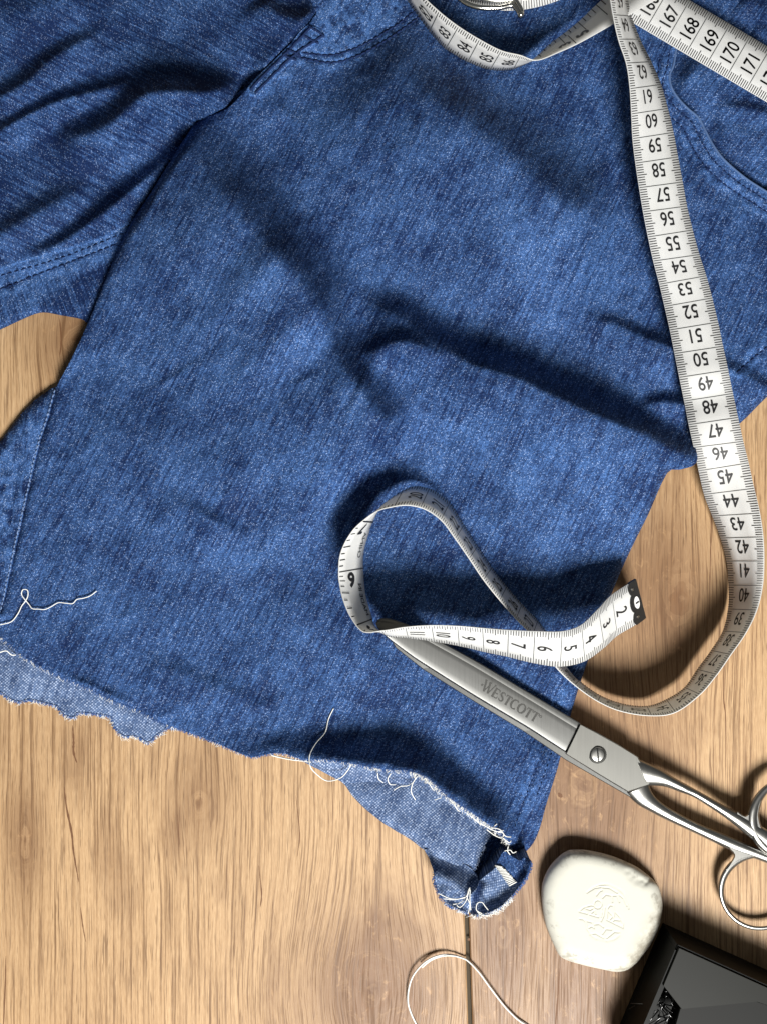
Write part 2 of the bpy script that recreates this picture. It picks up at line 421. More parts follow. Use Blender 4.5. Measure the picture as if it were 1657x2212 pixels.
A_folds = [
    ([(735, 650, .5), (790, 668, 1.3), (840, 684, 1.5), (890, 712, 1.7), (950, 752, 2.0), (1010, 790, 2.4), (1060, 805, 2.6), (1122, 825, 2.85), (1206, 866, 3.0), (1301, 908, 2.9), (1384, 943, 2.5), (1444, 977, 2.0), (1510, 1003, 1.2)], 150, 40),
    ([(770, 790, 0), (820, 758, .5), (870, 742, .8), (930, 765, .5), (970, 795, 0)], 40, 24),
    ([(1230, 690, 0), (1320, 703, .4), (1390, 733, .6), (1460, 757, .65), (1530, 778, .42), (1600, 812, .38), (1670, 850, .35)], 62, 18),
    ([(1370, 880, 0), (1440, 872, .5), (1500, 885, .65), (1530, 895, .4)], 26, 18),
    ([(540, 500, .6), (640, 610, 1.0), (690, 700, 1.6), (728, 790, 2.2), (775, 858, 2.4), (825, 920, 2.2), (890, 975, 1.0)], 250, 56),
    ([(340, 260, 1.2), (430, 375, 1.8), (495, 455, 2.5), (575, 545, 2.4), (655, 640, 1.7), (740, 740, 1.0)], 220, 88),
    ([(770, 90, .8), (860, 170, 1.5), (950, 240, 2.2), (1030, 297, 2.4), (1110, 365, 2.4), (1190, 435, 2.4), (1265, 482, 1.9), (1350, 500, .6)], 230, 88),
    ([(330, 1060, 0), (400, 1098, .22), (450, 1125, .34), (500, 1152, .28), (560, 1170, 0)], 55, 22),
    ([(290, 1420, 0), (360, 1450, .2), (440, 1480, .28), (540, 1520, .2), (640, 1555, 0)], 60, 26),
    ([(420, 1590, 0), (525, 1634, .35), (600, 1632, .7), (669, 1642, .95), (760, 1650, 1.25), (885, 1667, 1.6), (950, 1705, 1.7), (1010, 1752, 1.6), (1060, 1788, 1.4), (1108, 1830, 1.1), (1150, 1850, .3)], 60, 44),
    ([(120, 1462, 0), (180, 1490, .28), (240, 1514, .28), (310, 1545, 0)], 30, 20),
    ([(1130, 1560, 0), (1160, 1600, .12), (1175, 1660, .15), (1160, 1740, 0)], 40, 30),
    ([(150, 900, 0), (280, 960, .3), (420, 1020, .4), (560, 1100, .2)], 160, 90),
    ([(560, 1270, 0), (640, 1320, .25), (760, 1400, .3), (900, 1470, 0)], 110, 60),
    ([(560, 150, 0), (590, 225, .16), (640, 265, .14), (700, 280, 0)], 34, 20),
    ([(930, 960, 0), (1060, 1030, .30), (1180, 1100, .35), (1290, 1160, 0)], 150, 70),
]
STITCH_LINES_A = [(fly_l[2:], 9), (fly_r, 0), (jst1, 0), (jst2, 0), (pk1, 0), (pk2, 0)]

def zA(P):
    P = np.asarray(P, float)
    z = np.full(len(P), 0.75)
    x, y = P[:, 0], P[:, 1]
    z += 0.14 * vnoise(x / 190, y / 190, 1) + 0.10 * vnoise(x / 70, y / 80, 2) + 0.03 * vnoise(x / 28, y / 30, 3)
    # crumple along the warp
    gx = x * 0.87 + y * 0.5; gy = -x * 0.5 + y * 0.87
    z += 0.05 * vnoise(gx / 26, gy / 150, 4)
    z += 0.11 * (0.25 - np.abs(vnoise(x / 95 + 0.4 * vnoise(x / 60, y / 60, 8), y / 48 + x / 150, 9))) + 0.05 * (0.25 - np.abs(vnoise(x / 44, y / 24 + x / 70, 10)))
    for j, (pts, wl, wdk) in enumerate(A_folds): z += (1.0 if j == 0 else 1.22) * fold(P, pts, wl, wdk)
    def roll(L, r, lowz, zz):
        d = seg_near(P, catmull(np.array(L, float), 3))[0]
        k = np.clip(d / r, 0, 1); k = np.sqrt(1 - (1 - k) ** 2)
        return lowz + (zz - lowz) * k
    z = roll(edge_left[1:11], 22, 0.80, z)
    z = roll(edge_left[10:], 15, 0.42, z)
    z = roll(edge_right, 24, 0.12, z)
    z = roll(out_r, 22, 0.15, z)
    z = roll([p for p in hem_left[:11]], 9, 0.45, z)
    # cloth pressed flat under the scissors
    bl = np.array([(830, 1358), (1021, 1463), (1240, 1598)], float)
    d = seg_near(P, bl)[0]; t = np.clip((P[:, 0] - 815) / 842, 0, 1)
    cap = 0.83 - 0.50 * t * 0.9
    z = np.where(z > cap, cap + (z - cap) * (1 - np.exp(-(d / 58) ** 4)), z)
    dh = seg_near(P, np.array(hem_left, float))[0]
    z += 0.10 * np.exp(-(dh / 40) ** 2) * vnoise(x / 26, y / 26, 13)
    de = seg_near(P, np.array(edge_left[10:], float))[0]
    z += 0.10 * np.exp(-(de / 34) ** 2) * vnoise(x / 30, y / 16, 14)
    # thick seams
    d = seg_near(P, np.array(pocket_edge, float))[0]
    z += 0.16 * np.exp(-(d / 30) ** 4)
    z += 0.10 * np.exp(-(seg_near(P, np.array(fly_l + [(490, 235)], float))[0] / 34) ** 4)
    return z

def seam_detail(P, lines, puck=0.035):
    """stitch channels with puckers, and the rubbing that whitens the raised puckers"""
    dz = np.zeros(len(P)); wear_and_shade = np.zeros(len(P))
    for L in lines:
        L = catmull(np.array(L, float), 3)
        g, d = groove(P, L, 3.2, 0.05); dz += g
        n = vnoise(P[:, 0] / 7.5, P[:, 1] / 7.5, 11) + 0.6 * vnoise(P[:, 0] / 15, P[:, 1] / 15, 12)
        k = np.exp(-((d - 9) / 11) ** 2)
        dz += puck * n * np.exp(-(d / 20) ** 2)
        wear_and_shade = np.maximum(wear_and_shade, k * np.clip(0.25 + 1.5 * n, 0, 1))
        wear_and_shade = np.where(d < 3.5, wear_and_shade - 0.45, wear_and_shade)
    return dz, wear_and_shade

def cloth(name, outline, zf, mat, ang, step=4.0, thick=0.10, sm=3, jag=0.0, parent=jeans, wear_and_shade_f=None, kind=None):
    """sheet of cloth over the layout outline: height zf in cm, grain turned by ang; open edges get thickness"""
    L = catmull(np.array(outline, float), sm, closed=True)
    if jag:
        L = L + RNG.normal(0, jag, L.shape)
    lo_ = L.min(0) - step; hi = L.max(0) + step
    nx = int((hi[0] - lo_[0]) / step) + 2; ny = int((hi[1] - lo_[1]) / step) + 2
    gx, gy = np.meshgrid(lo_[0] + np.arange(nx) * step, lo_[1] + np.arange(ny) * step)
    P = np.stack([gx.ravel(), gy.ravel()], 1)
    ins = inside(P, L)
    I = np.arange(nx * ny).reshape(ny, nx)
    q = np.stack([I[:-1, :-1], I[1:, :-1], I[1:, 1:], I[:-1, 1:]], -1).reshape(-1, 4)
    keep = ins[q].sum(1) >= 1
    q = q[keep]
    used = np.unique(q); mp = np.full(nx * ny, -1); mp[used] = np.arange(len(used))
    q = mp[q]; P = P[used]; ii = ins[used]
    # grid points just outside slide onto the outline
    o = ~ii
    near = seg_near(P[o], L, closed=True)[3]
    P[o] = near
    z = zf(P)
    if callable(wear_and_shade_f):
        dz, wear_and_shade = wear_and_shade_f(P); z = z + dz
    else: wear_and_shade = np.zeros(len(P))
    V = Wn(P, z)
    ca, sa = math.cos(ang), math.sin(ang)
    k = 1000.0 / SD
    uv = np.stack([(P[:, 0] * ca + P[:, 1] * sa) * k, (-P[:, 0] * sa + P[:, 1] * ca) * k], 1)
    # boundary edges -> skirt
    e = np.concatenate([q[:, [0, 1]], q[:, [1, 2]], q[:, [2, 3]], q[:, [3, 0]]])
    es = np.sort(e, 1); key = es[:, 0] * 10000000 + es[:, 1]
    u_, idx, cnt = np.unique(key, return_index=True, return_counts=True)
    be = e[idx[cnt == 1]]
    bv = np.unique(be); mm = np.full(len(P), -1); mm[bv] = len(P) + np.arange(len(bv))
    low = V[bv].copy(); low[:, 2] = np.maximum(low[:, 2] - thick * 0.01, 0.0002)
    V2 = np.concatenate([V, low]); uv2 = np.concatenate([uv, uv[bv]]); w2 = np.concatenate([wear_and_shade, wear_and_shade[bv]])
    sk = np.stack([be[:, 1], be[:, 0], mm[be[:, 0]], mm[be[:, 1]]], 1)
    F = np.concatenate([q, sk])
    ob = mesh_obj(name, V2, F, mat, parent, uv=uv2, attrs={'wear_and_shade': w2})
    if kind: ob['kind'] = kind
    return ob

seam_lines_A = [fly_r, jst1, jst2, pk1, pk2, [(1590, 806), (1625, 775), (1665, 742)], [(1205, 1500), (1185, 1590), (1150, 1680), (1120, 1760)]]
def wear_and_shade_A(P):
    dz, w = seam_detail(P, seam_lines_A, 0.05)
    x, y = P[:, 0], P[:, 1]
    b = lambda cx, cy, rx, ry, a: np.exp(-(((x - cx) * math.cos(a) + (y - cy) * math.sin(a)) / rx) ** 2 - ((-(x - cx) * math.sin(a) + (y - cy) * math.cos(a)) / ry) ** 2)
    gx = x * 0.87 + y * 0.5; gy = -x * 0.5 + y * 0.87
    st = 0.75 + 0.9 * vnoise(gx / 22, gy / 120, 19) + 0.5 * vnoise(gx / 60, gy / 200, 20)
    w = w + st * (0.42 * b(720, 260, 130, 90, 0.5) + 0.46 * b(1230, 560, 190, 110, 0.5) + 0.34 * b(480, 720, 140, 300, 0.4) + 0.40 * b(1130, 1010, 220, 110, 0.3)) - 0.22 * b(620, 1480, 430, 130, 0.25) - 0.20 * b(1120, 180, 260, 80, 0.35) - 0.10  # broad fades and darker dye painted in for lit and shaded cloth
    # pale rubbed edge of the pocket and the fly panel
    d = seg_near(P, np.array(pocket_edge, float))[0]; w = np.maximum(w, 0.55 * np.exp(-(d / 5) ** 2))
    n = vnoise(P[:, 0] / 9, P[:, 1] / 9, 15) + vnoise(P[:, 0] / 22, P[:, 1] / 22, 16)
    flyz = inside(P, np.array(fly_l[:3] + [(704, 79)] + [(654, 108), (720, 115), (791, 90), (870, 40), (910, -10)], float))
    w = np.where(flyz, np.maximum(w, np.clip(0.38 + 1.8 * n, -0.2, 1.0)), w)
    dz = np.where(flyz, dz + 0.03 * n, dz)
    return dz, w
cloth('front_leg', A_out, zA, M_denim, math.radians(27), 4.0, 0.35, wear_and_shade_f=wear_and_shade_A, jag=0.0)

S_out = [(667, 52), (705, 80), (672, 98), (644, 120), (602, 160), (557, 208), (534, 191), (581, 142), (628, 95)]
def wearS(P):
    dz, w = seam_detail(P, [fly_l[2:], fly_r, jst1, jst2], 0.06)
    n = vnoise(P[:, 0] / 6, P[:, 1] / 6, 95)
    e = seg_near(P, catmull(np.array(S_out, float), 2, True), True)[0]
    return dz, w + 0.9 * n + 0.05 + 0.6 * np.exp(-(e / 4) ** 2)
cloth('fly_strip', S_out, lambda P: zA(P) + 0.07, M_denim, math.radians(-45), 2.5, 0.10, wear_and_shade_f=wearS, sm=2)
# crotch seam, bunched into the fold below the fly
S2_out = [(540, 186), (560, 205), (530, 228), (490, 250), (445, 268), (412, 284), (408, 272), (440, 246), (480, 224), (515, 200)]
cloth('crotch_seam', S2_out, lambda P: np.interp(P[:, 0], [408, 470, 530, 560], [0.35, 0.30, 0.55, zA(np.array([[556., 208.]]))[0] + 0.1]) + 0.10 * vnoise(P[:, 0] / 10, P[:, 1] / 10, 96), M_denim, math.radians(-30), 3.0, 0.3,
      wear_and_shade_f=lambda P: (0.0 * P[:, 0], 0.7 * vnoise(P[:, 0] / 9, P[:, 1] / 8, 97)))

# the other leg, folded away at the upper left
B_out = [(-40, -40), (760, -40), (700, 40), (640, 120), (580, 200), (470, 330), (380, 420), (330, 500), (282, 484), (225, 514), (140, 541), (60, 562), (0, 583), (-40, 600)]
B_folds = [
    ([(-40, 232, .5), (0, 214, .5), (61, 178, .5), (105, 138, .42), (165, 100, .32), (240, 66, 0)], 46, 18),
    ([(-40, 305, .5), (0, 286, .5), (81, 242, .5), (141, 217, .45), (242, 190, .35), (320, 165, 0)], 30, 15),
    ([(90, 305, 0), (140, 305, .45), (190, 294, .75), (235, 274, .9), (280, 238, 1.0), (320, 206, 1.2), (370, 199, 1.35), (440, 203, 1.2), (500, 197, .95), (550, 187, .6)], 60, 32),
    ([(-40, 530, .35), (0, 512, .35), (125, 440, .35), (220, 395, 0)], 45, 26),
    ([(30, 560, .1), (125, 532, .4), (225, 462, .5), (300, 402, .5), (360, 352, .3), (420, 310, 0)], 30, 17),
    ([(560, -10, .2), (578, 16, .4), (605, 34, .45), (640, 42, .4), (690, 38, .3)], 40, 20),
    ([(-40, 60, .2), (80, 20, .2), (200, -20, .2)], 60, 40),
    ([(300, 330, 0), (380, 270, .3), (470, 235, .3), (530, 215, 0)], 60, 30),
]
def zB(P):
    x, y = P[:, 0], P[:, 1]
    z = 0.55 + 0.14 * vnoise(x / 150, y / 120, 5) + 0.05 * vnoise(x / 60, y / 60, 6)
    gx = x * 0.87 - y * 0.5; gy = x * 0.5 + y * 0.87
    z += 0.06 * vnoise(gx / 130, gy / 28, 7)
    for pts, wl, wdk in B_folds: z += 2.0 * fold(P, pts, wl, wdk)
    d = seg_near(P, np.array([(540, 195), (470, 255), (415, 285)], float))[0]
    z = z - 0.55 * np.exp(-(d / 45) ** 2)
    z = z - 1.3 * np.exp(-(((P[:, 0] - 478) * 0.85 + (P[:, 1] - 238) * -0.5) / 60) ** 2 - (((P[:, 0] - 478) * 0.5 + (P[:, 1] - 238) * 0.85) / 30) ** 2)
    d = seg_near(P, np.array(fly_l[:-1], float))[0]
    z = z + 0.38 * np.exp(-(d / 30) ** 2)
    # the leg tucks in under the fly and the front leg
    zz = zA(P); ins = inside(P, np.array(A_out, float)); near = np.exp(-(d / 22) ** 2)
    z = np.where(ins, np.minimum(z, zz - 0.30), np.minimum(z, zz + 0.02 - 0.20 * near + 3.0 * (1 - near)))
    return np.maximum(z, 0.12)
def wear_and_shade_B(P):
    d = seg_near(P, np.array([(-40, 600), (0, 583), (60, 562), (140, 541), (225, 514), (282, 484)], float))[0]
    return 0 * d, 0.8 * np.exp(-(d / 4) ** 2) - 0.22 + 0.5 * vnoise(P[:, 0] / 90 + 40, P[:, 1] / 60, 18)  # rubbed edge; whole leg darkened in dye as if tilted from the window
cloth('back_leg', B_out, zB, M_denim, math.radians(-62), 4.0, 0.10, wear_and_shade_f=wear_and_shade_B)
B2_out = [(-40, 585), (0, 570), (60, 550), (140, 530), (225, 503), (300, 470), (270, 560), (235, 640), (200, 700), (178, 689), (130, 680), (88, 674), (45, 690), (0, 711), (-40, 725)]
def zB2(P):
    d = seg_near(P, np.array(B2_out[9:], float))[0]
    z = 0.42 + 0.06 * vnoise(P[:, 0] / 26, P[:, 1] / 18, 21) + 0.1 * vnoise(P[:, 0] / 80, P[:, 1] / 60, 22)
    k = np.clip(d / 12, 0, 1)
    return 0.12 + (z - 0.12) * np.sqrt(1 - (1 - k) ** 2)
def wearB2(P):
    dz, w = seam_detail(P, [[(-40, 640), (20, 618), (90, 590), (170, 560), (260, 525)]], 0.05)
    n = vnoise(P[:, 0] / 10, P[:, 1] / 7, 23) + vnoise(P[:, 0] / 24, P[:, 1] / 15, 24)
    d = seg_near(P, np.array([(-40, 600), (0, 585), (140, 545), (282, 490)], float))[0]
    w = w + 0.6 * np.exp(-(d / 45) ** 2) + 1.0 * n * np.exp(-(d / 60) ** 2)
    dk = inside(P, np.array([(95, 640), (170, 600), (260, 560), (230, 720), (150, 700), (85, 670)], float))
    return dz, np.where(dk, w - 0.25, w)
cloth('seam_strip', B2_out, zB2, M_denim, math.radians(-20), 4.0, 0.10, wear_and_shade_f=wearB2)

# inseam of the front leg, at the left edge of the picture
C_edge = [(128, 832), (119, 848), (103, 905), (83, 965), (63, 1053), (40, 1152), (18, 1252), (0, 1325), (-40, 1372)]
C_out = C_edge + [(-40, 1000), (0, 955), (30, 915), (62, 878), (95, 850)]
def zC(P):
    x, y = P[:, 0], P[:, 1]
    d = seg_near(P, np.array([(-40, 1000), (0, 955), (30, 915), (62, 878), (95, 850), (128, 832)], float))[0]
    z = 0.66 + 0.10 * vnoise(x / 20, y / 22, 31) + 0.06 * vnoise(x / 9, y / 10, 32)
    k = np.clip(d / 30, 0, 1)
    return 0.14 + (z - 0.14) * np.sqrt(1 - (1 - k) ** 2)
def wearC(P):
    n = vnoise(P[:, 0] / 11, P[:, 1] / 13, 33) + 0.8 * vnoise(P[:, 0] / 24, P[:, 1] / 30, 34)
    d = seg_near(P, np.array(C_edge, float))[0]
    dk = np.exp(-(seg_near(P, np.array([(-20, 1380), (10, 1300)], float))[0] / 45) ** 2)
    return 0 * n, 1.0 * n + 0.12 + 0.5 * np.exp(-(d / 3) ** 2) - 0.4 * dk
cloth('inseam_strip', C_out, zC, M_denim, math.radians(10), 3.5, 0.14, wear_and_shade_f=wearC)

# pale piping rolled over the pocket opening
V, F = [], []
L = catmull(np.array(pocket_edge[:-1], float), 6)
tube([W(p[0] + 1.5, p[1] - 0.5, z) for p, z in zip(L, zA(L) - 0.01)], 0.00050, 8, V, F)
mesh_obj('pocket_piping', V, F, simple('faded_denim_piping', (0.085, 0.145, 0.29, 1), 0.85, 0, 0.1).m, jeans)
# lining panel behind the slanted pocket, upper right
G_out = [(1430, -40), (1432, 100), (1425, 180), (1460, 245), (1520, 330), (1590, 410), (1710, 480), (1710, -40)]
G_folds = [([(1452, 235, 0), (1478, 200, .45), (1500, 165, .6), (1545, 140, .5), (1600, 130, .2)], 120, 34),
           ([(1530, 240, 0), (1580, 234, .3), (1620, 238, .38), (1710, 262, .4)], 40, 14),
           ([(1520, 285, 0), (1580, 290, .25), (1650, 305, .25), (1710, 320, .2)], 50, 22),
           ([(1560, 345, 0), (1610, 372, .12), (1680, 398, .2)], 26, 12),
           ([(1600, -10, .2), (1640, 20, .3), (1710, 60, .3)], 40, 20), ([(1620, 60, .1), (1660, 75, .3), (1710, 95, .3)], 30, 14)]
def zG(P):
    z = 0.38 + 0.1 * vnoise(P[:, 0] / 90, P[:, 1] / 70, 41) + 0.04 * vnoise(P[:, 0] / 30, P[:, 1] / 26, 42)
    for pts, wl, wdk in G_folds: z += fold(P, pts, wl, wdk)
    d = seg_near(P, np.array(pocket_edge, float))[0]
    return z * (0.45 + 0.55 * np.clip(d / 40, 0, 1))
cloth('pocket_lining', G_out, zG, M_denim, math.radians(40), 4.0, 0.10)

# wrong side of the back layer, showing below the hem at the left
D_out = [(-40, 1330), (0, 1355), (60, 1405), (150, 1460), (250, 1505), (350, 1550), (395, 1572), (378, 1572), (362, 1572), (352, 1582), (340, 1588), (328, 1600), (318, 1604), (306, 1596), (288, 1590), (270, 1591), (255, 1580), (246, 1563), (238, 1548), (215, 1544), (190, 1541), (168, 1541), (162, 1549), (150, 1549), (134, 1541), (124, 1526), (105, 1521), (78, 1514), (60, 1512), (48, 1516), (30, 1514), (12, 1503), (0, 1495), (-40, 1480)]
def zD(P):
    d = seg_near(P, np.array(hem_left, float))[0]
    z = 0.30 + 0.06 * vnoise(P[:, 0] / 30, P[:, 1] / 26, 51) + 0.10 * np.exp(-(d / 25) ** 2)
    z += fold(P, [(20, 1420, 0), (60, 1455, .10), (90, 1480, 0)], 30, 16) + fold(P, [(190, 1505, 0), (260, 1540, .10), (330, 1562, 0)], 20, 12)
    return z
cloth('back_layer', D_out, zD, M_wrong, math.radians(20), 3.0, 0.10, jag=0.9)

# wrong side turned outward at the right end of the hem
E_out = [(655, 1635), (760, 1640), (885, 1655), (960, 1700), (1020, 1745), (1075, 1795), (1060, 1806), (1046, 1828), (1034, 1856), (1022, 1888), (1010, 1885), (970, 1866), (921, 1840), (885, 1813), (844, 1788), (808, 1763), (776, 1735), (755, 1710), (740, 1690), (700, 1668)]
def zE(P):
    d = seg_near(P, catmull(np.array(E_out[12:], float), 3))[0]
    z = 0.5 + 0.06 * vnoise(P[:, 0] / 40, P[:, 1] / 36, 61) + fold(P, [(800, 1740, 0), (880, 1790, .16), (960, 1850, .2), (1020, 1885, .1)], 40, 30)
    z -= 0.25 * np.exp(-(seg_near(P, np.array(hem_right, float))[0] / 40) ** 2)
    k = np.clip(d / 16, 0, 1)
    return 0.15 + (z - 0.15) * np.sqrt(1 - (1 - k) ** 2)
cloth('turned_hem', E_out, zE, M_wrong, math.radians(22), 3.0, 0.12, jag=0.4)
H_out = [(640, 1634), (669, 1640), (700, 1641), (760, 1650), (824, 1662), (885, 1668), (925, 1684), (970, 1726), (1010, 1754), (1060, 1790), (1050, 1790), (1000, 1758), (960, 1730), (935, 1708), (905, 1696), (860, 1693), (800, 1689), (745, 1690), (700, 1668), (665, 1650)]
def zH(P):
    d = seg_near(P, catmull(np.array(hem_right, float), 3))[0]
    top = zA(P)
    return np.maximum(top * 0 + 0.9, 0.06 + np.interp(P[:, 0], [640, 700, 760, 885, 950, 1060], [1.2, 1.6, 1.95, 2.3, 2.4, 2.0]) - (d / 26) ** 2 * 0.9)
cloth('hem_edge', H_out, zH, M_wrong, math.radians(10), 2.5, 0.08, jag=0.3)

F1_out = [(917, 1834), (945, 1842), (1000, 1866), (1024, 1884), (1034, 1906), (1024, 1928), (1013, 1946), (1012, 1974), (988, 1965), (961, 1950), (942, 1918), (937, 1884), (925, 1852)]
F2_out = [(1028, 1908), (1048, 1892), (1072, 1872), (1092, 1852), (1120, 1860), (1130, 1854), (1146, 1862), (1141, 1885), (1127, 1910), (1103, 1938), (1079, 1961), (1046, 1975), (1016, 1975), (1010, 1946), (1020, 1926)]
def zF1(P):
    z = 1.35 + 0.08 * vnoise(P[:, 0] / 22, P[:, 1] / 22, 71)
    c = np.hypot((P[:, 0] - 985) / 55, (P[:, 1] - 1905) / 75)
    z = z - 0.25 * c ** 2 + 0.25 * np.exp(-(seg_near(P, np.array([(1024, 1890), (1030, 1906), (1015, 1946)], float))[0] / 12) ** 2)
    e = seg_near(P, np.array([(937, 1884), (942, 1918), (961, 1950), (988, 1965), (1012, 1974)], float))[0]
    z = z + 0.28 * np.exp(-(e / 9) ** 2)
    b = seg_near(P, np.array([(917, 1834), (945, 1842), (1000, 1866), (1024, 1884)], float))[0]
    k = np.clip(b / 52, 0, 1); k = k * k * (3 - 2 * k)
    return 0.62 + (z - 0.62) * k
def zF2(P):
    z = 1.2 + 0.10 * vnoise(P[:, 0] / 20, P[:, 1] / 20, 72) + 0.012 * (P[:, 0] - 1030) * 0.5
    z -= 0.45 * np.exp(-(seg_near(P, np.array([(1030, 1906), (1016, 1950), (1014, 1975)], float))[0] / 12) ** 2)
    e = seg_near(P, np.array([(1146, 1862), (1141, 1885), (1127, 1910), (1103, 1938), (1079, 1961), (1046, 1975)], float))[0]
    return z + 0.30 * np.exp(-(e / 10) ** 2) 
cloth('curled_hem', F1_out, zF1, M_wrong, math.radians(15), 2.5, 1.5, jag=0.5)
cloth('curled_hem', F2_out, zF2, M_wrong, math.radians(-35), 2.5, 1.5, jag=0.6)
F3_out = [(1072, 1870), (1078, 1852), (1088, 1838), (1100, 1846), (1122, 1859), (1131, 1853), (1147, 1861), (1143, 1884), (1132, 1902), (1112, 1908), (1094, 1896)]
cloth('hem_facing', F3_out, lambda P: zF2(P) + 0.08, M_denim, math.radians(-10), 2.5, 0.1, jag=0.5)
U_out = [(1010, 1790), (1080, 1790), (1120, 1840), (1120, 1880), (1060, 1930), (1000, 1900)]
cloth('inner_layer', U_out, lambda P: np.full(len(P), 0.12), M_denim, 0.3, 6.0, 0.05)

# stitching: navy dashes, one part
def dashes(lines, zf, dash, gap, r, mat, name, lift=0.02, jit=0.4):
    V, F = [], []
    for L in lines:
        L = catmull(np.array(L, float), 8)
        s = np.concatenate([[0], np.cumsum(np.hypot(*np.diff(L, axis=0).T))])
        a = 0.0
        while a + dash < s[-1]:
            tt = np.linspace(a, a + dash, 4)
            xy = np.stack([np.interp(tt, s, L[:, 0]), np.interp(tt, s, L[:, 1])], 1) + RNG.normal(0, jit, (4, 2)) * [[0], [1], [1], [0]]
            z = zf(xy) + lift + np.array([-0.05, 0.02, 0.02, -0.05])
            tube([W(xy[i, 0], xy[i, 1], z[i]) for i in range(4)], r, 5, V, F)
            a += dash + gap
    o = mesh_obj(name, V, F, mat, jeans); o['kind'] = 'stuff'
    return o
zAw = lambda P: zA(P) + wear_and_shade_A(P)[0]
V, F = [], []
for Lq in ([(p[0] + 5, p[1] + 5) for p in fly_l[2:]], [(p[0] - 3, p[1] - 3) for p in fly_r], [(669, 58), (684, 66), (701, 79)], [(622, 108), (634, 112), (650, 121)], [(612, 118), (625, 124), (640, 129)], [(656, 75), (672, 86), (688, 92)]):
    Lc = catmull(np.array(Lq, float), 8); zc = zA(Lc) + 0.115 + 0.02 * np.sin(np.arange(len(Lc)) * 1.9)
    tube([W(p[0], p[1], z) for p, z in zip(Lc + RNG.normal(0, 0.5, Lc.shape), zc)], 0.00050, 6, V, F)
mesh_obj('fly_stitching', V, F, M_stitch, jeans)
dashes([jst1, jst2], zAw, 12, 1.0, 0.00042, M_stitch, 'topstitching', 0.035)
dashes([pk1, pk2, [(1590, 806), (1625, 775), (1665, 742)]], zAw, 11, 2, 0.00028, M_stitch, 'topstitching')
dashes([[(-40, 640), (20, 618), (90, 590), (170, 560), (260, 525)], [(-40, 610), (0, 596), (140, 555), (282, 498)]], zB2, 11, 4, 0.00022, M_stitch, 'topstitching')
dashes([[(p[0] - 1.5, p[1]) for p in C_edge]], zC, 8, 2.5, 0.00030, M_pale, 'topstitching', 0.03)
dashes([[(1190, 1560), (1165, 1640), (1135, 1720), (1110, 1790)], [(1205, 1590), (1180, 1660), (1160, 1720)]], zAw, 7, 6, 0.00016, M_stitch, 'topstitching')

# fraying along cut edges
def fray(edges, n, zf, ln, r, mat, name, out=1.0, droop=0.15, back=2.0):
    V, F = [], []
    for L in edges:
        L = catmull(np.array(L, float), 4); s = np.concatenate([[0], np.cumsum(np.hypot(*np.diff(L, axis=0).T))])
        for _ in range(int(n * s[-1] / 100)):
            a = RNG.random() * s[-1]
            p = np.array([np.interp(a, s, L[:, 0]), np.interp(a, s, L[:, 1])])
            q = np.array([np.interp(min(a + 2, s[-1]), s, L[:, 0]), np.interp(min(a + 2, s[-1]), s, L[:, 1])])
            t = q - p; t /= np.linalg.norm(t) + 1e-9
            nn = np.array([-t[1], t[0]]) * out
            l = ln * (0.4 + 1.0 * RNG.random()); bend = RNG.normal(0, 0.7)
            p = p - nn * back * RNG.random()
            z0 = float(zf(p[None])[0]); pts = []
            for k in range(4):
                u = k / 3
                xy = p + nn * l * u + t * bend * l * u * u
                pts.append(W(xy[0], xy[1], max(0.04, z0 + 0.03 + 0.05 * RNG.normal() * u - droop * u)))
            tube(pts, [r, r, r * 0.9, r * 0.5], 4, V, F)
    o = mesh_obj(name, V, F, mat, jeans); o['kind'] = 'stuff'
    return o
hz = lambda P: zA(P) - 0.03
fray([hem_left, hem_right], 90, hz, 4.5, 0.00011, M_bluefray, 'frayed_edge')
fray([hem_right], 45, hz, 6, 0.00009, M_fray, 'frayed_edge')
fray([hem_right[4:]], 55, hz, 10, 0.00009, M_fray, 'frayed_edge')
fray([hem_left], 14, hz, 7, 0.00009, M_fray, 'frayed_edge')
d_low = D_out[6:]
fray([d_low], 190, zD, 5, 0.00012, M_bluefray, 'frayed_edge', out=-1)
fray([d_low], 42, zD, 8, 0.00009, M_fray, 'frayed_edge', out=-1)
f_low = [(937, 1884), (942, 1918), (961, 1950), (988, 1965), (1012, 1974)]
f_low2 = [(1146, 1862), (1141, 1885), (1127, 1910), (1103, 1938), (1079, 1961), (1046, 1975), (1016, 1975)]
fray([f_low], 130, zF1, 5, 0.00012, M_bluefray, 'frayed_edge', out=1)
fray([f_low2], 130, zF2, 5, 0.00012, M_bluefray, 'frayed_edge', out=-1)
fray([f_low2[3:]], 120, zF2, 9, 0.00011, M_fray, 'frayed_edge', out=-1)
fray([f_low[2:]], 70, zF1, 6, 0.00010, M_fray, 'frayed_edge', out=1)
fray([[(1046, 1828), (1034, 1856), (1022, 1888)]], 60, zE, 5, 0.00014, M_wrong, 'frayed_edge', out=-1)

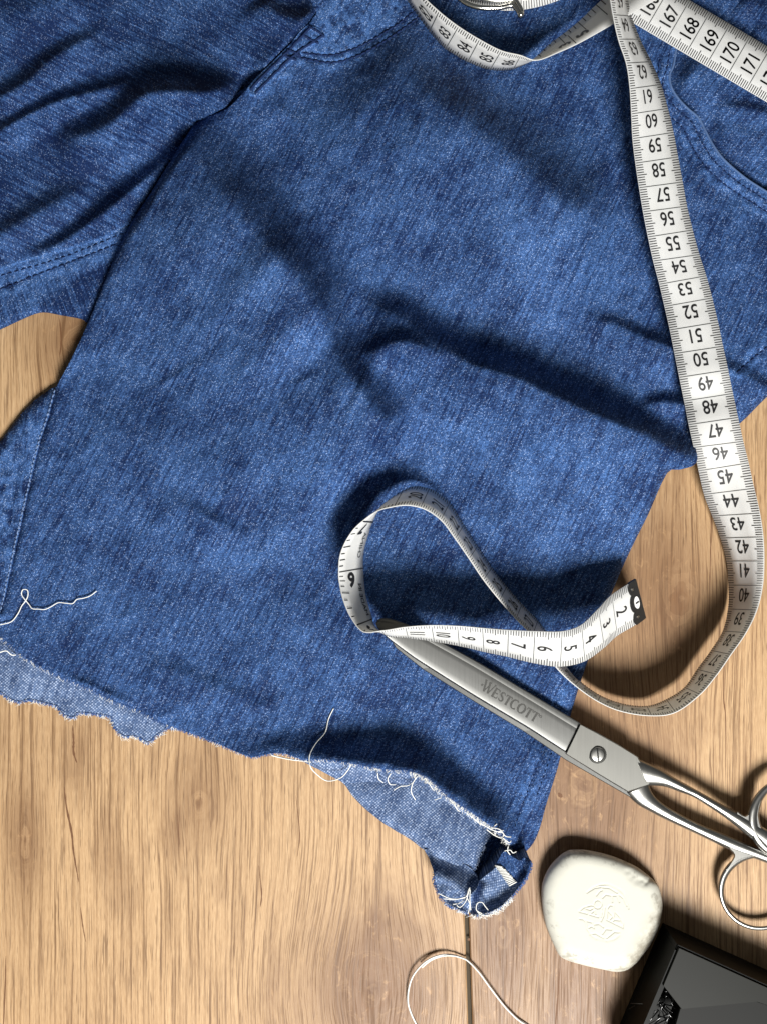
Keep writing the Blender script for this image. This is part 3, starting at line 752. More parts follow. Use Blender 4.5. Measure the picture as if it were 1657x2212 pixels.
# loose white ends hanging on the hem
def v6(x, y): return (x * 0.404 + 602, y * 0.404 + 1472.5)
def loose(lines, z0, r, name='loose_thread', mat=M_fray):
    V, F = [], []
    for L, z in zip(lines, z0):
        L2 = catmull(np.array(L, float), 7); n = len(L2)
        zz = np.interp(np.linspace(0, 1, n), np.linspace(0, 1, len(z)), z)
        tube([W(L2[i, 0], L2[i, 1], zz[i]) for i in range(n)], r, 6, V, F)
    o = mesh_obj(name, V, F, mat, jeans); o['kind'] = 'stuff'
    return o
LL = [[v6(530, 488), v6(535, 520), v6(560, 540)], [v6(600, 490), v6(583, 520), v6(595, 548), v6(625, 550)], [v6(615, 580), v6(650, 560), v6(690, 555), v6(720, 535)],
      [v6(740, 505), v6(715, 545), v6(708, 590), v6(730, 632)], [v6(800, 535), v6(820, 570), v6(855, 605), v6(900, 640), v6(935, 660)], [v6(835, 632), v6(870, 620), v6(900, 625)],
      [v6(940, 660), v6(960, 690), v6(995, 690)], [v6(1015, 710), v6(1045, 735), v6(1085, 765), v6(1140, 775), v6(1165, 760)], [v6(1040, 730), v6(1100, 770), v6(1160, 800), v6(1200, 795)],
      [v6(1110, 790), v6(1150, 820), v6(1190, 835), v6(1200, 810), v6(1170, 805)], [v6(1130, 780), v6(1180, 790), v6(1210, 825), v6(1240, 830)], [v6(1195, 835), v6(1230, 860), v6(1240, 850)],
      [v6(1205, 905), v6(1235, 900), v6(1250, 915), v6(1268, 908)], [v6(1225, 880), v6(1222, 905), v6(1235, 925)]]
loose(LL, [[2.4, 2.3, 2.0]] * 4 + [[2.45, 2.2, 2.1]] * 3 + [[2.4, 2.35, 2.3]] * 7, 0.00020)
LL2 = [[v6(850, 1130), v6(920, 1160), v6(990, 1155), v6(1010, 1130), v6(1020, 1100)], [v6(880, 1160), v6(940, 1165), v6(1000, 1150)], [v6(1015, 1105), v6(1005, 1150), v6(1020, 1190), v6(1010, 1240)],
       [v6(1015, 1110), v6(1000, 1170), v6(970, 1205), v6(950, 1195)], [v6(1022, 1110), v6(1020, 1160), v6(1025, 1220)], [v6(1085, 1240), v6(1055, 1220), v6(1060, 1185), v6(1085, 1180), v6(1105, 1205), v6(1135, 1240)],
       [v6(1060, 1230), v6(1090, 1250), v6(1150, 1240), v6(1190, 1210)], [v6(1280, 1075), v6(1300, 1068), v6(1312, 1080)], [v6(930, 1190), v6(960, 1185), v6(985, 1170), v6(1000, 1140)]]
loose(LL2, [[1.72, 1.75, 1.75]] * 5 + [[1.6, 1.65, 1.6]] * 4, 0.00020)
# overlock stitches of the seam end
V, F = [], []
for k in range(13):
    u = k / 12; a = np.array(v6(1165 + 75 * u, 985 + 100 * u)); d = np.array([26 + 6 * random.random(), 6 - 20 * u]) * 0.42
    ps = []
    for w_ in np.linspace(-0.4, 1, 4):
        p = a + d * w_; ps.append(W(p[0], p[1], float(zF2(p[None])[0]) + 0.13))
    tube(ps, 0.00030, 5, V, F)
mesh_obj('overlock_stitching', V, F, M_fray, jeans)['kind'] = 'stuff'

# ------------------------------------------------------------------ measuring tape
TW = 2.0   # cm wide
class Tape:
    def __init__(s, st, high='b'):
        s.high = high
        S, A, B = [], [], []
        for (sv, a, b, zl) in st:
            w = math.dist(a, b) / SD * 100 * (1 - (zl + 0.6) / 42)
            dz = math.sqrt(max(0.0, TW ** 2 - w * w))
            if high == 'b' and sv < 79 and sv > 37.5:        # the long run lies flat, then tips over to its other edge
                dz *= float(np.interp(sv, [41, 42, 43, 44, 46, 52, 56, 59, 62], [1.0, 1.0, 0.9, 0.7, 0.25, 0.0, -0.4, -0.5, -1.0]))
            za, zb = ((zl, zl + dz) if dz >= 0 else (zl - dz, zl)) if high == 'b' else (zl + dz, zl)
            S.append(sv); A.append(W(a[0], a[1], za)); B.append(W(b[0], b[1], zb))
        s.S = np.array(S, float); s.A = np.array(A); s.B = np.array(B)
    def _h(s, Y, x):
        X = s.S; n = len(X)
        d = np.zeros_like(Y)
        for i in range(n):
            if i == 0: d[i] = (Y[1] - Y[0]) / (X[1] - X[0])
            elif i == n - 1: d[i] = (Y[-1] - Y[-2]) / (X[-1] - X[-2])
            else:
                h0, h1 = X[i] - X[i - 1], X[i + 1] - X[i]
                d[i] = ((Y[i] - Y[i - 1]) / h0 * h1 + (Y[i + 1] - Y[i]) / h1 * h0) / (h0 + h1)
        x = np.clip(x, X[0], X[-1]); i = np.clip(np.searchsorted(X, x, side='right') - 1, 0, n - 2)
        h = X[i + 1] - X[i]; t = ((x - X[i]) / h)[:, None]; h = h[:, None]
        return (2 * t ** 3 - 3 * t ** 2 + 1) * Y[i] + (t ** 3 - 2 * t ** 2 + t) * h * d[i] + (-2 * t ** 3 + 3 * t ** 2) * Y[i + 1] + (t ** 3 - t ** 2) * h * d[i + 1]
    def P(s, sv, tv, off=0.0):
        """point on the tape: sv cm along, tv cm from the middle towards the left edge, off metres above the cm side"""
        sv = np.asarray(sv, float); tv = np.asarray(tv, float)
        a, b = s._h(s.A, sv), s._h(s.B, sv)
        e = 0.02
        a2, b2 = s._h(s.A, sv + e), s._h(s.B, sv + e); a1, b1 = s._h(s.A, sv - e), s._h(s.B, sv - e)
        fw = (a2 + b2 - a1 - b1); l = a - b
        l = l / (np.linalg.norm(l, axis=1, keepdims=True) + 1e-12)
        n = np.cross(fw, l); n /= np.linalg.norm(n, axis=1, keepdims=True) + 1e-12
        return (a + b) / 2 + l * (tv * 0.01)[:, None] + n * off
    def strip(s, name, parent, s0, s1, ds=0.12):
        n = int((s1 - s0) / ds) + 2; sv = np.linspace(s0, s1, n); V = []; h = 0.00018
        ts = (-TW / 2, -TW / 6, TW / 6, TW / 2)
        rows = [(t, h) for t in ts] + [(t, -h) for t in ts[::-1]]
        for (t, o) in rows: V.append(s.P(sv, np.full(n, t), o))
        V = np.stack(V, 1).reshape(-1, 3); F = []
        for i in range(n - 1):
            for k in range(8):
                F.append([i * 8 + k, (i + 1) * 8 + k, (i + 1) * 8 + (k + 1) % 8, i * 8 + (k + 1) % 8])
        F.append(list(range(8))); F.append([(n - 1) * 8 + k for k in range(8)][::-1])
        o = mesh_obj(name, V, F, M_tape, parent)
        bm = bmesh.new(); bm.from_mesh(o.data); bmesh.ops.recalc_face_normals(bm, faces=bm.faces); bm.to_mesh(o.data); bm.free()
        for p in o.data.polygons: p.use_smooth = True
        return o

_gc = {}
def glyph(txt):
    if txt not in _gc:
        cu = bpy.data.curves.new('lettering', 'FONT'); cu.body = txt; cu.size = 1.0; cu.resolution_u = 4
        cu.align_x = 'CENTER'; cu.align_y = 'CENTER'
        ob = bpy.data.objects.new('lettering', cu); me = bpy.data.meshes.new_from_object(ob)
        V = np.array([v.co[:2] for v in me.vertices]); F = [list(p.vertices) for p in me.polygons]
        V = V - (V.max(0) + V.min(0)) / 2; hgt = V[:, 1].max() - V[:, 1].min()
        V = V / (hgt if hgt > 0 else 1)
        bpy.data.objects.remove(ob); bpy.data.curves.remove(cu); bpy.data.meshes.remove(me)
        _gc[txt] = (V, F)
    return _gc[txt]

class Print:
    """flat ink on a tape, kept as polygons in tape coordinates"""
    def __init__(s, tape): s.t = tape; s.sv = []; s.tv = []; s.of = []; s.F = []; s.mi = []
    def poly(s, st, F, side=1, mi=0):
        b = len(s.sv)
        for a, c in st: s.sv.append(a); s.tv.append(c); s.of.append(side * 0.00036)
        for f in F: s.F.append([b + i for i in f]); s.mi.append(mi)
    def rect(s, s0, s1, t0, t1, side=1, mi=0):
        s.poly([(s0, t0), (s1, t0), (s1, t1), (s0, t1)], [[0, 1, 2, 3]], side, mi)
    def text(s, txt, sc, tcn, size, cond=0.8, side=1, mi=0, along=False, bold=0.0):
        V, F = glyph(txt)
        for dx, dy in ([(0, 0)] if not bold else [(0, 0), (bold, 0), (-bold, 0), (0, bold), (0, -bold)]):
            if along: st = [(sc + (x * cond * size) + dx, tcn + y * size + dy) for x, y in V]
            elif side > 0: st = [(sc - y * size + dy, tcn + x * cond * size + dx) for x, y in V]
            else: st = [(sc - y * size + dy, tcn - x * cond * size + dx) for x, y in V]
            s.poly(st, F, side, mi)
    def build(s, name, parent):
        V = s.t.P(np.array(s.sv), np.array(s.tv)); off = s.t.P(np.array(s.sv), np.array(s.tv), 1.0) - V
        V = V + off * np.array(s.of)[:, None]
        return mesh_obj(name, V, s.F, [M_ink, M_ink2], parent, smooth=False, midx=s.mi)

def cm_print(pr, s0, s1, nums=True, ink=0):
    w = TW / 2
    k0 = int(math.ceil(s0 * 10)); k1 = int(s1 * 10)
    for k in range(k0, k1 + 1):
        x = k / 10; tw = 0.014
        if k % 10 == 0:
            pr.rect(x - 0.013, x + 0.013, -w + 0.01, w - 0.01, 1, 1 - ink if ink else 1)
            continue
        l = 0.43 if k % 5 == 0 else 0.32
        pr.rect(x - tw, x + tw, w - l, w - 0.005, 1, ink if not ink else 0)
        pr.rect(x - tw, x + tw, -w + 0.005, -w + l, 1, ink if not ink else 0)
    if nums:
        for n in range(int(math.ceil(s0 + 0.2)), int(s1 + 0.6)):
            if s0 < n - 0.42 < s1: pr.text(str(n), n - 0.40, 0.0, 0.56, 0.80, 1, 0, bold=0.006)

tape = empty('measuring_tape', W(1150, 1360, 1.0))
tag(tape, 'white tailor\'s measuring tape with black numbers curling over the jeans and floor', 'measuring tape')

def dq(p, o, k): return (p[0] * k + o[0], p[1] * k + o[1])
i4 = lambda x, y: (x * 0.303 + 703, y * 0.303 + 1031)
stA = [
    (0.2, (1395, 1335), (1372, 1248), 0.95),
    (1, (1372, 1352), (1355, 1259), 1.3), (2, (1332, 1376), (1319, 1283), 1.7), (3, (1304, 1402), (1290, 1313), 2.05), (4, (1262, 1431), (1254, 1347), 2.35),
    (5, (1209, 1442), (1213, 1361), 2.6), (6, (1151, 1434), (1155, 1361), 2.55), (7, (1096, 1420), (1098, 1359), 2.2), (8, (1045, 1409), (1042, 1355), 1.85),
    (9, (992, 1396), (988, 1351), 1.8), (10, (938, 1386), (932, 1350), 1.8), (11, (882, 1378), (876, 1354), 1.85),
    (12, (832, 1371), (826, 1362), 1.8),
    (12.7, (808, 1350), (784, 1364), 1.65), (13.3, i4(322, 970), i4(185, 1000), 1.45), (14.0, i4(290, 870), i4(128, 870), 1.3), (14.7, i4(274, 770), i4(104, 765), 1.15),
    (15.6, i4(265, 640), i4(97, 670), 1.15), (16.5, i4(272, 520), i4(110, 545), 1.15), (17.3, i4(310, 390), i4(165, 425), 1.2), (18.0, (803, 1132), i4(250, 325), 1.2),
    (18.5, (824, 1094), (815, 1104), 1.2), (19, (871, 1060), (853, 1094), 1.15), (20, (927, 1056), (908, 1097), 1.10), (21, (970, 1087), (951, 1123), 1.10), (22, (1001, 1134), (982, 1163), 1.05),
    (23, (1030, 1180), (1012, 1206), 1.00), (24, (1061, 1226), (1043, 1252), 0.95), (25, (1093, 1267), (1078, 1296), 0.90), (26, (1126, 1305), (1113, 1336), 0.85),
    (27, (1160, 1341), (1148, 1372), 0.80), (28, (1190, 1380), (1176, 1408), 0.65), (29, (1216, 1425), (1202, 1444), 0.50), (30, (1250, 1470), (1240, 1480), 0.35), (31, (1296, 1503), (1290, 1515), 0.30),
    (32, (1345, 1521), (1342, 1537), 0.30), (33, (1396, 1526), (1406, 1546), 0.35), (34, (1439, 1512), (1458, 1538), 0.45), (35, (1479, 1486), (1510, 1500), 0.50),
    (36, (1507, 1447), (1546, 1457), 0.50), (37, (1537, 1406), (1576, 1414), 0.50), (38, (1563, 1364), (1608, 1367), 0.45), (39, (1576, 1316), (1630, 1318), 0.35),
    (40, (1579, 1264), (1641, 1265), 0.30), (41, (1575, 1212), (1643, 1212), 0.35), (42, (1563, 1162), (1640, 1160), 0.50), (43, (1547, 1114), (1631, 1109), 0.70), (44, (1529, 1067), (1619, 1056), 0.90),
    (45, (1515, 1016), (1609, 1001), 1.20), (46, (1503, 966), (1599, 954), 1.55), (47, (1492, 917), (1588, 903), 1.70), (48, (1481, 866), (1578, 851), 1.60), (49, (1470, 815), (1568, 800), 1.85),
    (50, (1459, 764), (1558, 749), 1.80), (51, (1449, 713), (1547, 697), 1.80), (52, (1438, 662), (1534, 645), 1.75), (53, (1427, 614), (1521, 597), 1.75), (54, (1414, 564), (1506, 551), 1.75), (55, (1402, 512), (1492, 498), 1.80),
    (56, (1390, 458), (1481, 446), 1.85), (57, (1381, 406), (1472, 394), 1.95), (58, (1373, 353), (1462, 340), 2.00), (59, (1367, 300), (1452, 287), 2.05), (60, (1362, 247), (1442, 235), 2.05), (61, (1356, 193), (1430, 183), 2.00), (62, (1346, 138), (1411, 134), 1.85),
    (63, (1330, 86), (1386, 86), 1.90), (64, (1319, 33), (1366, 36), 1.95), (65, (1311, -20), (1355, -16), 1.95), (66, (1304, -72), (1348, -68), 1.95)]
TA = Tape(stA, 'b')
TA.strip('tape_strip', tape, 0.9, 66, 0.12)
prA = Print(TA)
cm_print(prA, 1.05, 12.2); cm_print(prA, 18.6, 66)
# reverse (inch) side on the loop
w = TW / 2
for inch in (5, 6, 7):
    x = inch * 2.54 + 0.30
    prA.rect(x - 0.025, x + 0.025, -w + 0.01, w - 0.01, -1)
for k in range(1, 32):
    x = 4 * 2.54 + 0.30 + k * 2.54 / 8 + 2.54 * 0.0
    if 12.4 < x < 18.6 and k % 8:
        prA.rect(x - 0.022, x + 0.022, -w + 0.01, -w + (0.62 if k % 4 == 0 else 0.45 if k % 2 == 0 else 0.32), -1)
prA.text('6', 6 * 2.54 - 0.26, -0.05, 0.80, 1.0, -1, 0, bold=0.045)
prA.text('5', 5 * 2.54 - 0.22, -0.05, 0.62, 1.0, -1, 0, bold=0.045)
prA.text('7', 7 * 2.54 - 0.10, -0.05, 0.62, 1.0, -1, 0, bold=0.045)
prA.text('MADE IN', 14.0, 0.60, 0.27, 1.0, -1, 0, along=True, bold=0.006)
prA.text('CHINA', 16.75, 0.60, 0.27, 1.0, -1, 1, along=True, bold=0.006)
prA.build('printed_scale', tape)
# black metal end with scallops and a white number plate
def tape_plate(name, T, st, F, mat, off, parent, th=0.0003):
    sv = np.array([p[0] for p in st]); tv = np.array([p[1] for p in st])
    top = T.P(sv, tv, off); bot = T.P(sv, tv, -off if off < 0.0006 else off - th); n = len(st)
    V = np.concatenate([top, bot]); FF = [list(range(n)), [n + i for i in range(n)][::-1]] + [[i, n + i, n + (i + 1) % n, (i + 1) % n] for i in range(n)]
    o = mesh_obj(name, V, FF, mat, parent, smooth=False)
    bm = bmesh.new(); bm.from_mesh(o.data); bmesh.ops.recalc_face_normals(bm, faces=bm.faces)
    bmesh.ops.triangulate(bm, faces=bm.faces); bm.to_mesh(o.data); bm.free()
    return o
sc = [(0.25, -1.03), (0.25, 1.03)]
for c0, c1 in ((1.03, 0.42), (0.42, -0.42), (-0.42, -1.03)):
    m_, h_ = (c0 + c1) / 2, (c0 - c1) / 2
    for k in range(9):
        a = math.pi * k / 8; sc.append((0.93 + 0.17 * math.sin(a) * (1.15 if abs(m_) < .1 else 0.9), m_ + h_ * math.cos(a)))
tape_plate('end_plate', TA, sc, None, M_tip, 0.00045, tape)
tape_plate('number_plate', TA, [(0.66 + 0.20 * math.cos(a), 0.02 + 0.30 * math.sin(a)) for a in np.linspace(0, 2 * math.pi, 20, endpoint=False)], None, M_white, 0.0006, tape, 0.0002)
pr1 = Print(TA); pr1.text('1', 0.66, 0.02, 0.26, 0.9, 1, 0, bold=0.02); pr1.of = [0.0008] * len(pr1.of); pr1.build('printed_number', tape)
for tt in (0.68, -0.68):
    tape_plate('rivet', TA, [(0.80 + 0.07 * math.cos(a), tt + 0.07 * math.sin(a)) for a in np.linspace(0, 2 * math.pi, 10, endpoint=False)], None, M_chrome, 0.0007, tape, 0.0003)

# second run of the same tape: 81 to 86, turning over to its inch side
i2 = lambda x, y: (x * 0.2828 + 870, y * 0.2828)
stB = [(78, (868, -150), (800, -120), 1.25), (80, (884, -55), (848, -45), 1.25), (81, (908, -15), (882, 4), 1.2), (82, (948, 27), (929, 66), 1.2), (83, (989, 60), (964, 103), 1.15), (84, (1034, 88), (1011, 131), 1.15), (85, (1081, 111), (1059, 148), 1.15), (86, (1123, 120), (1108, 148), 1.15),
       (87, (1160, 130), (1150, 128), 1.15), (88, (1206, 115), (1186, 94), 1.1), (89, (1248, 97), (1218, 69), 1.05), (90, (1288, 76), (1250, 42), 1.05), (91, (1328, 54), (1280, 12), 1.05), (92.2, (1380, 25), (1320, -25), 1.05), (94, (1450, -15), (1390, -85), 1.05)]
TB = Tape(stB, 'a')
TB.strip('tape_strip', tape, 78, 94, 0.12)
prB = Print(TB); cm_print(prB, 79, 86.9)
for k in range(0, 24):
    x = 87.3 + k * 2.54 / 8
    if x < 93.8: prB.rect(x - 0.025, x + 0.025, -w + 0.01, -w + (1.2 if k % 4 == 0 else 0.5), -1)
prB.rect(88.95, 89.0, -0.4, w - 0.01, -1)
prB.text('3', 88.5, 0.45, 0.60, 0.9, -1, 0, bold=0.04)
prB.text('5', 89.55, 0.35, 0.62, 0.9, -1, 0, bold=0.04)
prB.build('printed_scale', tape)

# third run: 165 to 172, straight across the pocket
a7, b7, st_ = np.array((1490, -0.5)), np.array((1435.5, 92.6)), np.array((43.5, 25.8))
stC = []
for s_ in range(163, 175):
    stC.append((s_, tuple(a7 + st_ * (s_ - 167)), tuple(b7 + st_ * (s_ - 167)), 1.35 if s_ > 165 else 1.3))
TC = Tape(stC, 'a')
TC.strip('tape_strip', tape, 164.6, 174, 0.25)
prC = Print(TC); cm_print(prC, 165, 174); prC.build('printed_scale', tape)

# fourth run peeping in at the top edge
stD = [(100, (930, -150), (930, -60), 1.1), (102, (1010, -105), (1000, -8), 1.1), (104, (1100, -85), (1098, 14), 1.1), (106, (1190, -105), (1208, -10), 1.1), (108, (1270, -160), (1310, -70), 1.1)]
TD = Tape(stD, 'a'); TD.strip('tape_strip', tape, 100, 108, 0.12)
prD = Print(TD); cm_print(prD, 100, 108, False); prD.build('printed_scale', tape)

clasp = empty('metal_clasp', W(1060, 12, 1.4))
tag(clasp, 'bent silver metal clasp with a hooked end lying at the top edge of the picture', 'clasp')
for k, (dy, r) in enumerate(((0, 0.0011), (-13, 0.0009))):
    L = catmull(np.array([(960, -45), (992, -4), (1017, 11), (1045, 17), (1079, 16), (1103, 11), (1113, 16), (1121, 28), (1126, 36)] if k == 0 else [(970, -60), (1000, -22), (1030, -6), (1070, 1), (1108, -1), (1120, 10), (1126, 22), (1127, 34)], float), 6)
    V, F = tube([W(p[0], p[1], 1.62 + 0.1 * k) for p in L], r, 10)
    mesh_obj('wire', V, F, M_chrome, clasp)
V, F = tube([W(1121, 27, 1.7), W(1124, 32, 1.7), W(1127, 37, 1.7)], [0.0011, 0.0016, 0.0010], 10)
mesh_obj('hook_tip', V, F, M_chrome, clasp)

# ------------------------------------------------------------------ scissors
scis = empty('scissors', W(1290, 1630, 0.9))
tag(scis, 'steel tailor\'s scissors with long closed blades lying half on the jeans', 'scissors')
AX = np.array([1657 - 815, 1800 - 1350.0]); AXL = np.linalg.norm(AX); AX /= AXL
def zS(x, y):
    t = ((x - 815) * AX[0] + (y - 1350) * AX[1]) / AXL
    return 1.15 + (0.62 - 1.15) * t + 0.5 * max(0.0, (0.4 - t) / 0.4) ** 2
def slab(name, outline, dz0, dz1, mat, bev=0.0, parent=scis, inset=0.0, top_mat=None, sub=3):
    """plate following the scissors' slope, from dz0 to dz1 cm above their plane, with a chamfered upper edge"""
    L = catmull(np.array(outline, float), sub, True) if sub > 1 else np.array(outline, float)
    n = len(L); c = L.mean(0)
    d1 = np.roll(L, -1, 0) - np.roll(L, 1, 0); d1 /= np.linalg.norm(d1, axis=1, keepdims=True) + 1e-9
    nrm = np.stack([-d1[:, 1], d1[:, 0]], 1)
    area = 0.5 * np.sum(L[:, 0] * np.roll(L[:, 1], -1) - np.roll(L[:, 0], -1) * L[:, 1])
    if area < 0: nrm = -nrm
    rows = [(L, dz0), (L, dz1 - bev), (L + nrm * inset, dz1)]
    V = []
    for (Q, dz) in rows:
        for p in Q: V.append(W(p[0], p[1], zS(p[0], p[1]) + dz))
    F = []
    for r in range(2):
        for i in range(n): F.append([r * n + i, r * n + (i + 1) % n, (r + 1) * n + (i + 1) % n, (r + 1) * n + i])
    F.append([2 * n + i for i in range(n)]); F.append([i for i in range(n)][::-1])
    o = mesh_obj(name, V, F, mat, parent, smooth=False)
    bm = bmesh.new(); bm.from_mesh(o.data); bmesh.ops.recalc_face_normals(bm, faces=bm.faces)
    bmesh.ops.triangulate(bm, faces=[f for f in bm.faces if len(f.verts) > 4]); bm.to_mesh(o.data); bm.free()
    return o
lower_out = [(838, 1372), (826, 1352), (860, 1352), (1021, 1430), (1252, 1568), (1404, 1690), (1360, 1722), (1223, 1643), (1130, 1580), (1021, 1514), (912, 1445), (855, 1400)]
slab('blade', lower_out, -0.28, -0.02, M_blade, 0.04, inset=1.5, sub=1)
upper_out = [(812, 1346), (817, 1337), (838, 1335), (868, 1344), (897, 1357), (1021, 1423), (1130, 1488), (1221, 1543), (1253, 1562), (1223, 1628), (1130, 1568), (1021, 1503), (912, 1434), (839, 1380), (818, 1360)]
def ground_blade(name, top, bot, prof, mat, N=60):
    """blade between its back line and its cutting line; prof = (v across, height cm) pairs, back to edge"""
    def res(L):
        L = catmull(np.array(L, float), 4); q = np.concatenate([[0], np.cumsum(np.hypot(*np.diff(L, axis=0).T))]); u = np.linspace(0, q[-1], N)
        return np.stack([np.interp(u, q, L[:, 0]), np.interp(u, q, L[:, 1])], 1)
    T, B = res(top), res(bot); m = len(prof); V = []
    for k in range(N):
        for (v, h) in prof:
            p = T[k] * (1 - v) + B[k] * v; V.append(W(p[0], p[1], zS(*((T[k] + B[k]) / 2)) + h))
        for v in (1.0, 0.0):
            p = T[k] * (1 - v) + B[k] * v; V.append(W(p[0], p[1], zS(*((T[k] + B[k]) / 2))))
    R_ = m + 2; F = []
    for k in range(N - 1):
        for q in range(R_): F.append([k * R_ + q, k * R_ + (q + 1) % R_, (k + 1) * R_ + (q + 1) % R_, (k + 1) * R_ + q])
    F.append(list(range(R_))); F.append([(N - 1) * R_ + q for q in range(R_)][::-1])
    o = mesh_obj(name, V, F, mat, scis)
    bm = bmesh.new(); bm.from_mesh(o.data); bmesh.ops.recalc_face_normals(bm, faces=bm.faces)
    for e in bm.edges:
        if len(e.link_faces) == 2 and e.calc_face_angle(0) > 0.5: e.smooth = False
    bm.to_mesh(o.data); bm.free()
    return o
b_top = [(812, 1346), (818, 1337), (838, 1335), (868, 1344), (897, 1357), (1021, 1423), (1130, 1488), (1221, 1543), (1253, 1562)]
b_bot = [(812, 1348), (818, 1360), (839, 1380), (875, 1408), (912, 1434), (1021, 1503), (1130, 1568), (1180, 1600), (1223, 1628)]
ground_blade('blade', b_top, b_bot, [(0, .05), (.012, .14), (.04, .1665), (.10, .1700), (.185, .1715), (.195, .1695), (.205, .1700), (.215, .172), (.35, .173), (.55, .172), (.75, .168), (.90, .160), (.945, .150), (.985, .10), (1, .03)], M_blade)
plate_out = [(1252, 1564), (1290, 1583), (1340, 1611), (1377, 1634), (1388, 1655), (1404, 1694), (1380, 1703), (1355, 1711), (1290, 1672), (1221, 1629)]
slab('pivot_plate', plate_out, 0.0, 0.30, M_plate, 0.05, inset=2.2, sub=1)
def loft(name, rungs, mat, dzc, hh, parent=scis, closed=False, nseg=16, flat=0.8):
    """bar through pairs of edge points with a rounded section"""
    rungs = [(np.array(a, float), np.array(b, float)) for a, b in rungs]
    A = catmull([r[0] for r in rungs], 5, closed); B = catmull([r[1] for r in rungs], 5, closed)
    n = len(A); V = []
    for i in range(n):
        c = (A[i] + B[i]) / 2; hw = (A[i] - B[i]) / 2
        w_cm = np.linalg.norm(hw) / SD * 100
        h = min(hh, w_cm * 1.15)
        for k in range(nseg):
            a = 2 * math.pi * k / nseg
            cx_ = math.copysign(abs(math.cos(a)) ** flat, math.cos(a)); sz = math.copysign(abs(math.sin(a)) ** flat, math.sin(a))
            p = c + hw * cx_
            V.append(W(p[0], p[1], max(0.02, zS(c[0], c[1]) + dzc + h * sz)))
    F = []
    for i in range(n if closed else n - 1):
        for k in range(nseg):
            j = (i + 1) % n
            F.append([i * nseg + k, i * nseg + (k + 1) % nseg, j * nseg + (k + 1) % nseg, j * nseg + k])
    if not closed: F.append(list(range(nseg))); F.append([(n - 1) * nseg + k for k in range(nseg)])
    o = mesh_obj(name, V, F, mat, parent)
    bm = bmesh.new(); bm.from_mesh(o.data); bmesh.ops.recalc_face_normals(bm, faces=bm.faces); bm.to_mesh(o.data); bm.free()
    return o
loft('handle', [((1372, 1636), (1398, 1697)), ((1392, 1645), (1412, 1697)), ((1425, 1661), (1438, 1700)), ((1460, 1682), (1468, 1711)), ((1496, 1702), (1497, 1722)), ((1530, 1721), (1528, 1741)), ((1566, 1741), (1562, 1764)), ((1605, 1761), (1592, 1787)), ((1640, 1782), (1622, 1812)), ((1680, 1806), (1660, 1842)), ((1720, 1830), (1700, 1872))], M_shank, 0.08, 0.28)
loft('handle', [((1400, 1692), (1350, 1713)), ((1408, 1712), (1375, 1737)), ((1424, 1730), (1405, 1754)), ((1450, 1748), (1442, 1773)), ((1496, 1773), (1496, 1798)), ((1532, 1789), (1525, 1812)), ((1566, 1803), (1556, 1827)), ((1600, 1817), (1590, 1842)), ((1640, 1834), (1632, 1856)), ((1700, 1858), (1690, 1878))], M_shank, -0.16, 0.26)
def ring(cx_, cy_, rx, ry, wr, dzc, a0=0.0):
    R = []
    for k in range(28):
        a = 2 * math.pi * k / 28
        wv = wr(a) if callable(wr) else wr
        R.append(((cx_ + (rx + wv) * math.cos(a), cy_ + (ry + wv) * math.sin(a)), (cx_ + rx * math.cos(a), cy_ + ry * math.sin(a))))
    return loft('finger_ring', R, M_shank, dzc, 0.26, closed=True)
ring(1641, 1927, 78, 74, lambda a: 9 + 7 * max(0, math.cos(a + 2.3)) ** 2, -0.12)
ring(1725, 1766, 88, 82, lambda a: 13 + 12 * max(0, math.cos(a - math.radians(165))) ** 2, 0.10)
# webs where the bars swell into the rings
slab('handle_web', [(1566, 1810), (1600, 1820), (1657, 1842), (1657, 1856), (1623, 1853), (1595, 1860), (1578, 1876), (1566, 1880), (1580, 1858), (1584, 1846), (1572, 1832)], -0.34, 0.06, M_shank, 0.08, inset=3.0)
slab('handle_web', [(1590, 1752), (1609, 1762), (1622, 1746), (1636, 1716), (1646, 1722), (1639, 1760), (1648, 1795), (1668, 1822), (1660, 1836), (1622, 1806), (1594, 1782)], -0.12, 0.30, M_shank, 0.08, inset=3.0)
# screw
def disc(name, px, py, r, dz0, dz1, mat, parent, dome=0.03, nseg=28):
    V = []; F = []
    z = zS(px, py)
    for (rr, dz) in ((r, dz0), (r, dz1 - dome), (r * 0.8, dz1 - 0.3 * dome), (r * 0.4, dz1)):
        for k in range(nseg): a = 2 * math.pi * k / nseg; V.append(W(px + rr * math.cos(a), py + rr * math.sin(a), z + dz))
    for q in range(3):
        for k in range(nseg): F.append([q * nseg + k, (q + 1) * nseg + k, (q + 1) * nseg + (k + 1) % nseg, q * nseg + (k + 1) % nseg])
    F.append([3 * nseg + k for k in range(nseg)][::-1])
    return mesh_obj(name, V, F, mat, parent)
screw = disc('screw', 1290, 1630, 16.5, 0.2, 0.36, M_shank, scis)
disc('screw_seat', 1290, 1630, 19.5, 0.2, 0.312, M_etch, scis, dome=0.005)
slab('screw_slot', [(1288.0, 1615), (1291.0, 1615), (1293.5, 1645), (1290.5, 1645)], 0.30, 0.363, M_black, sub=1)
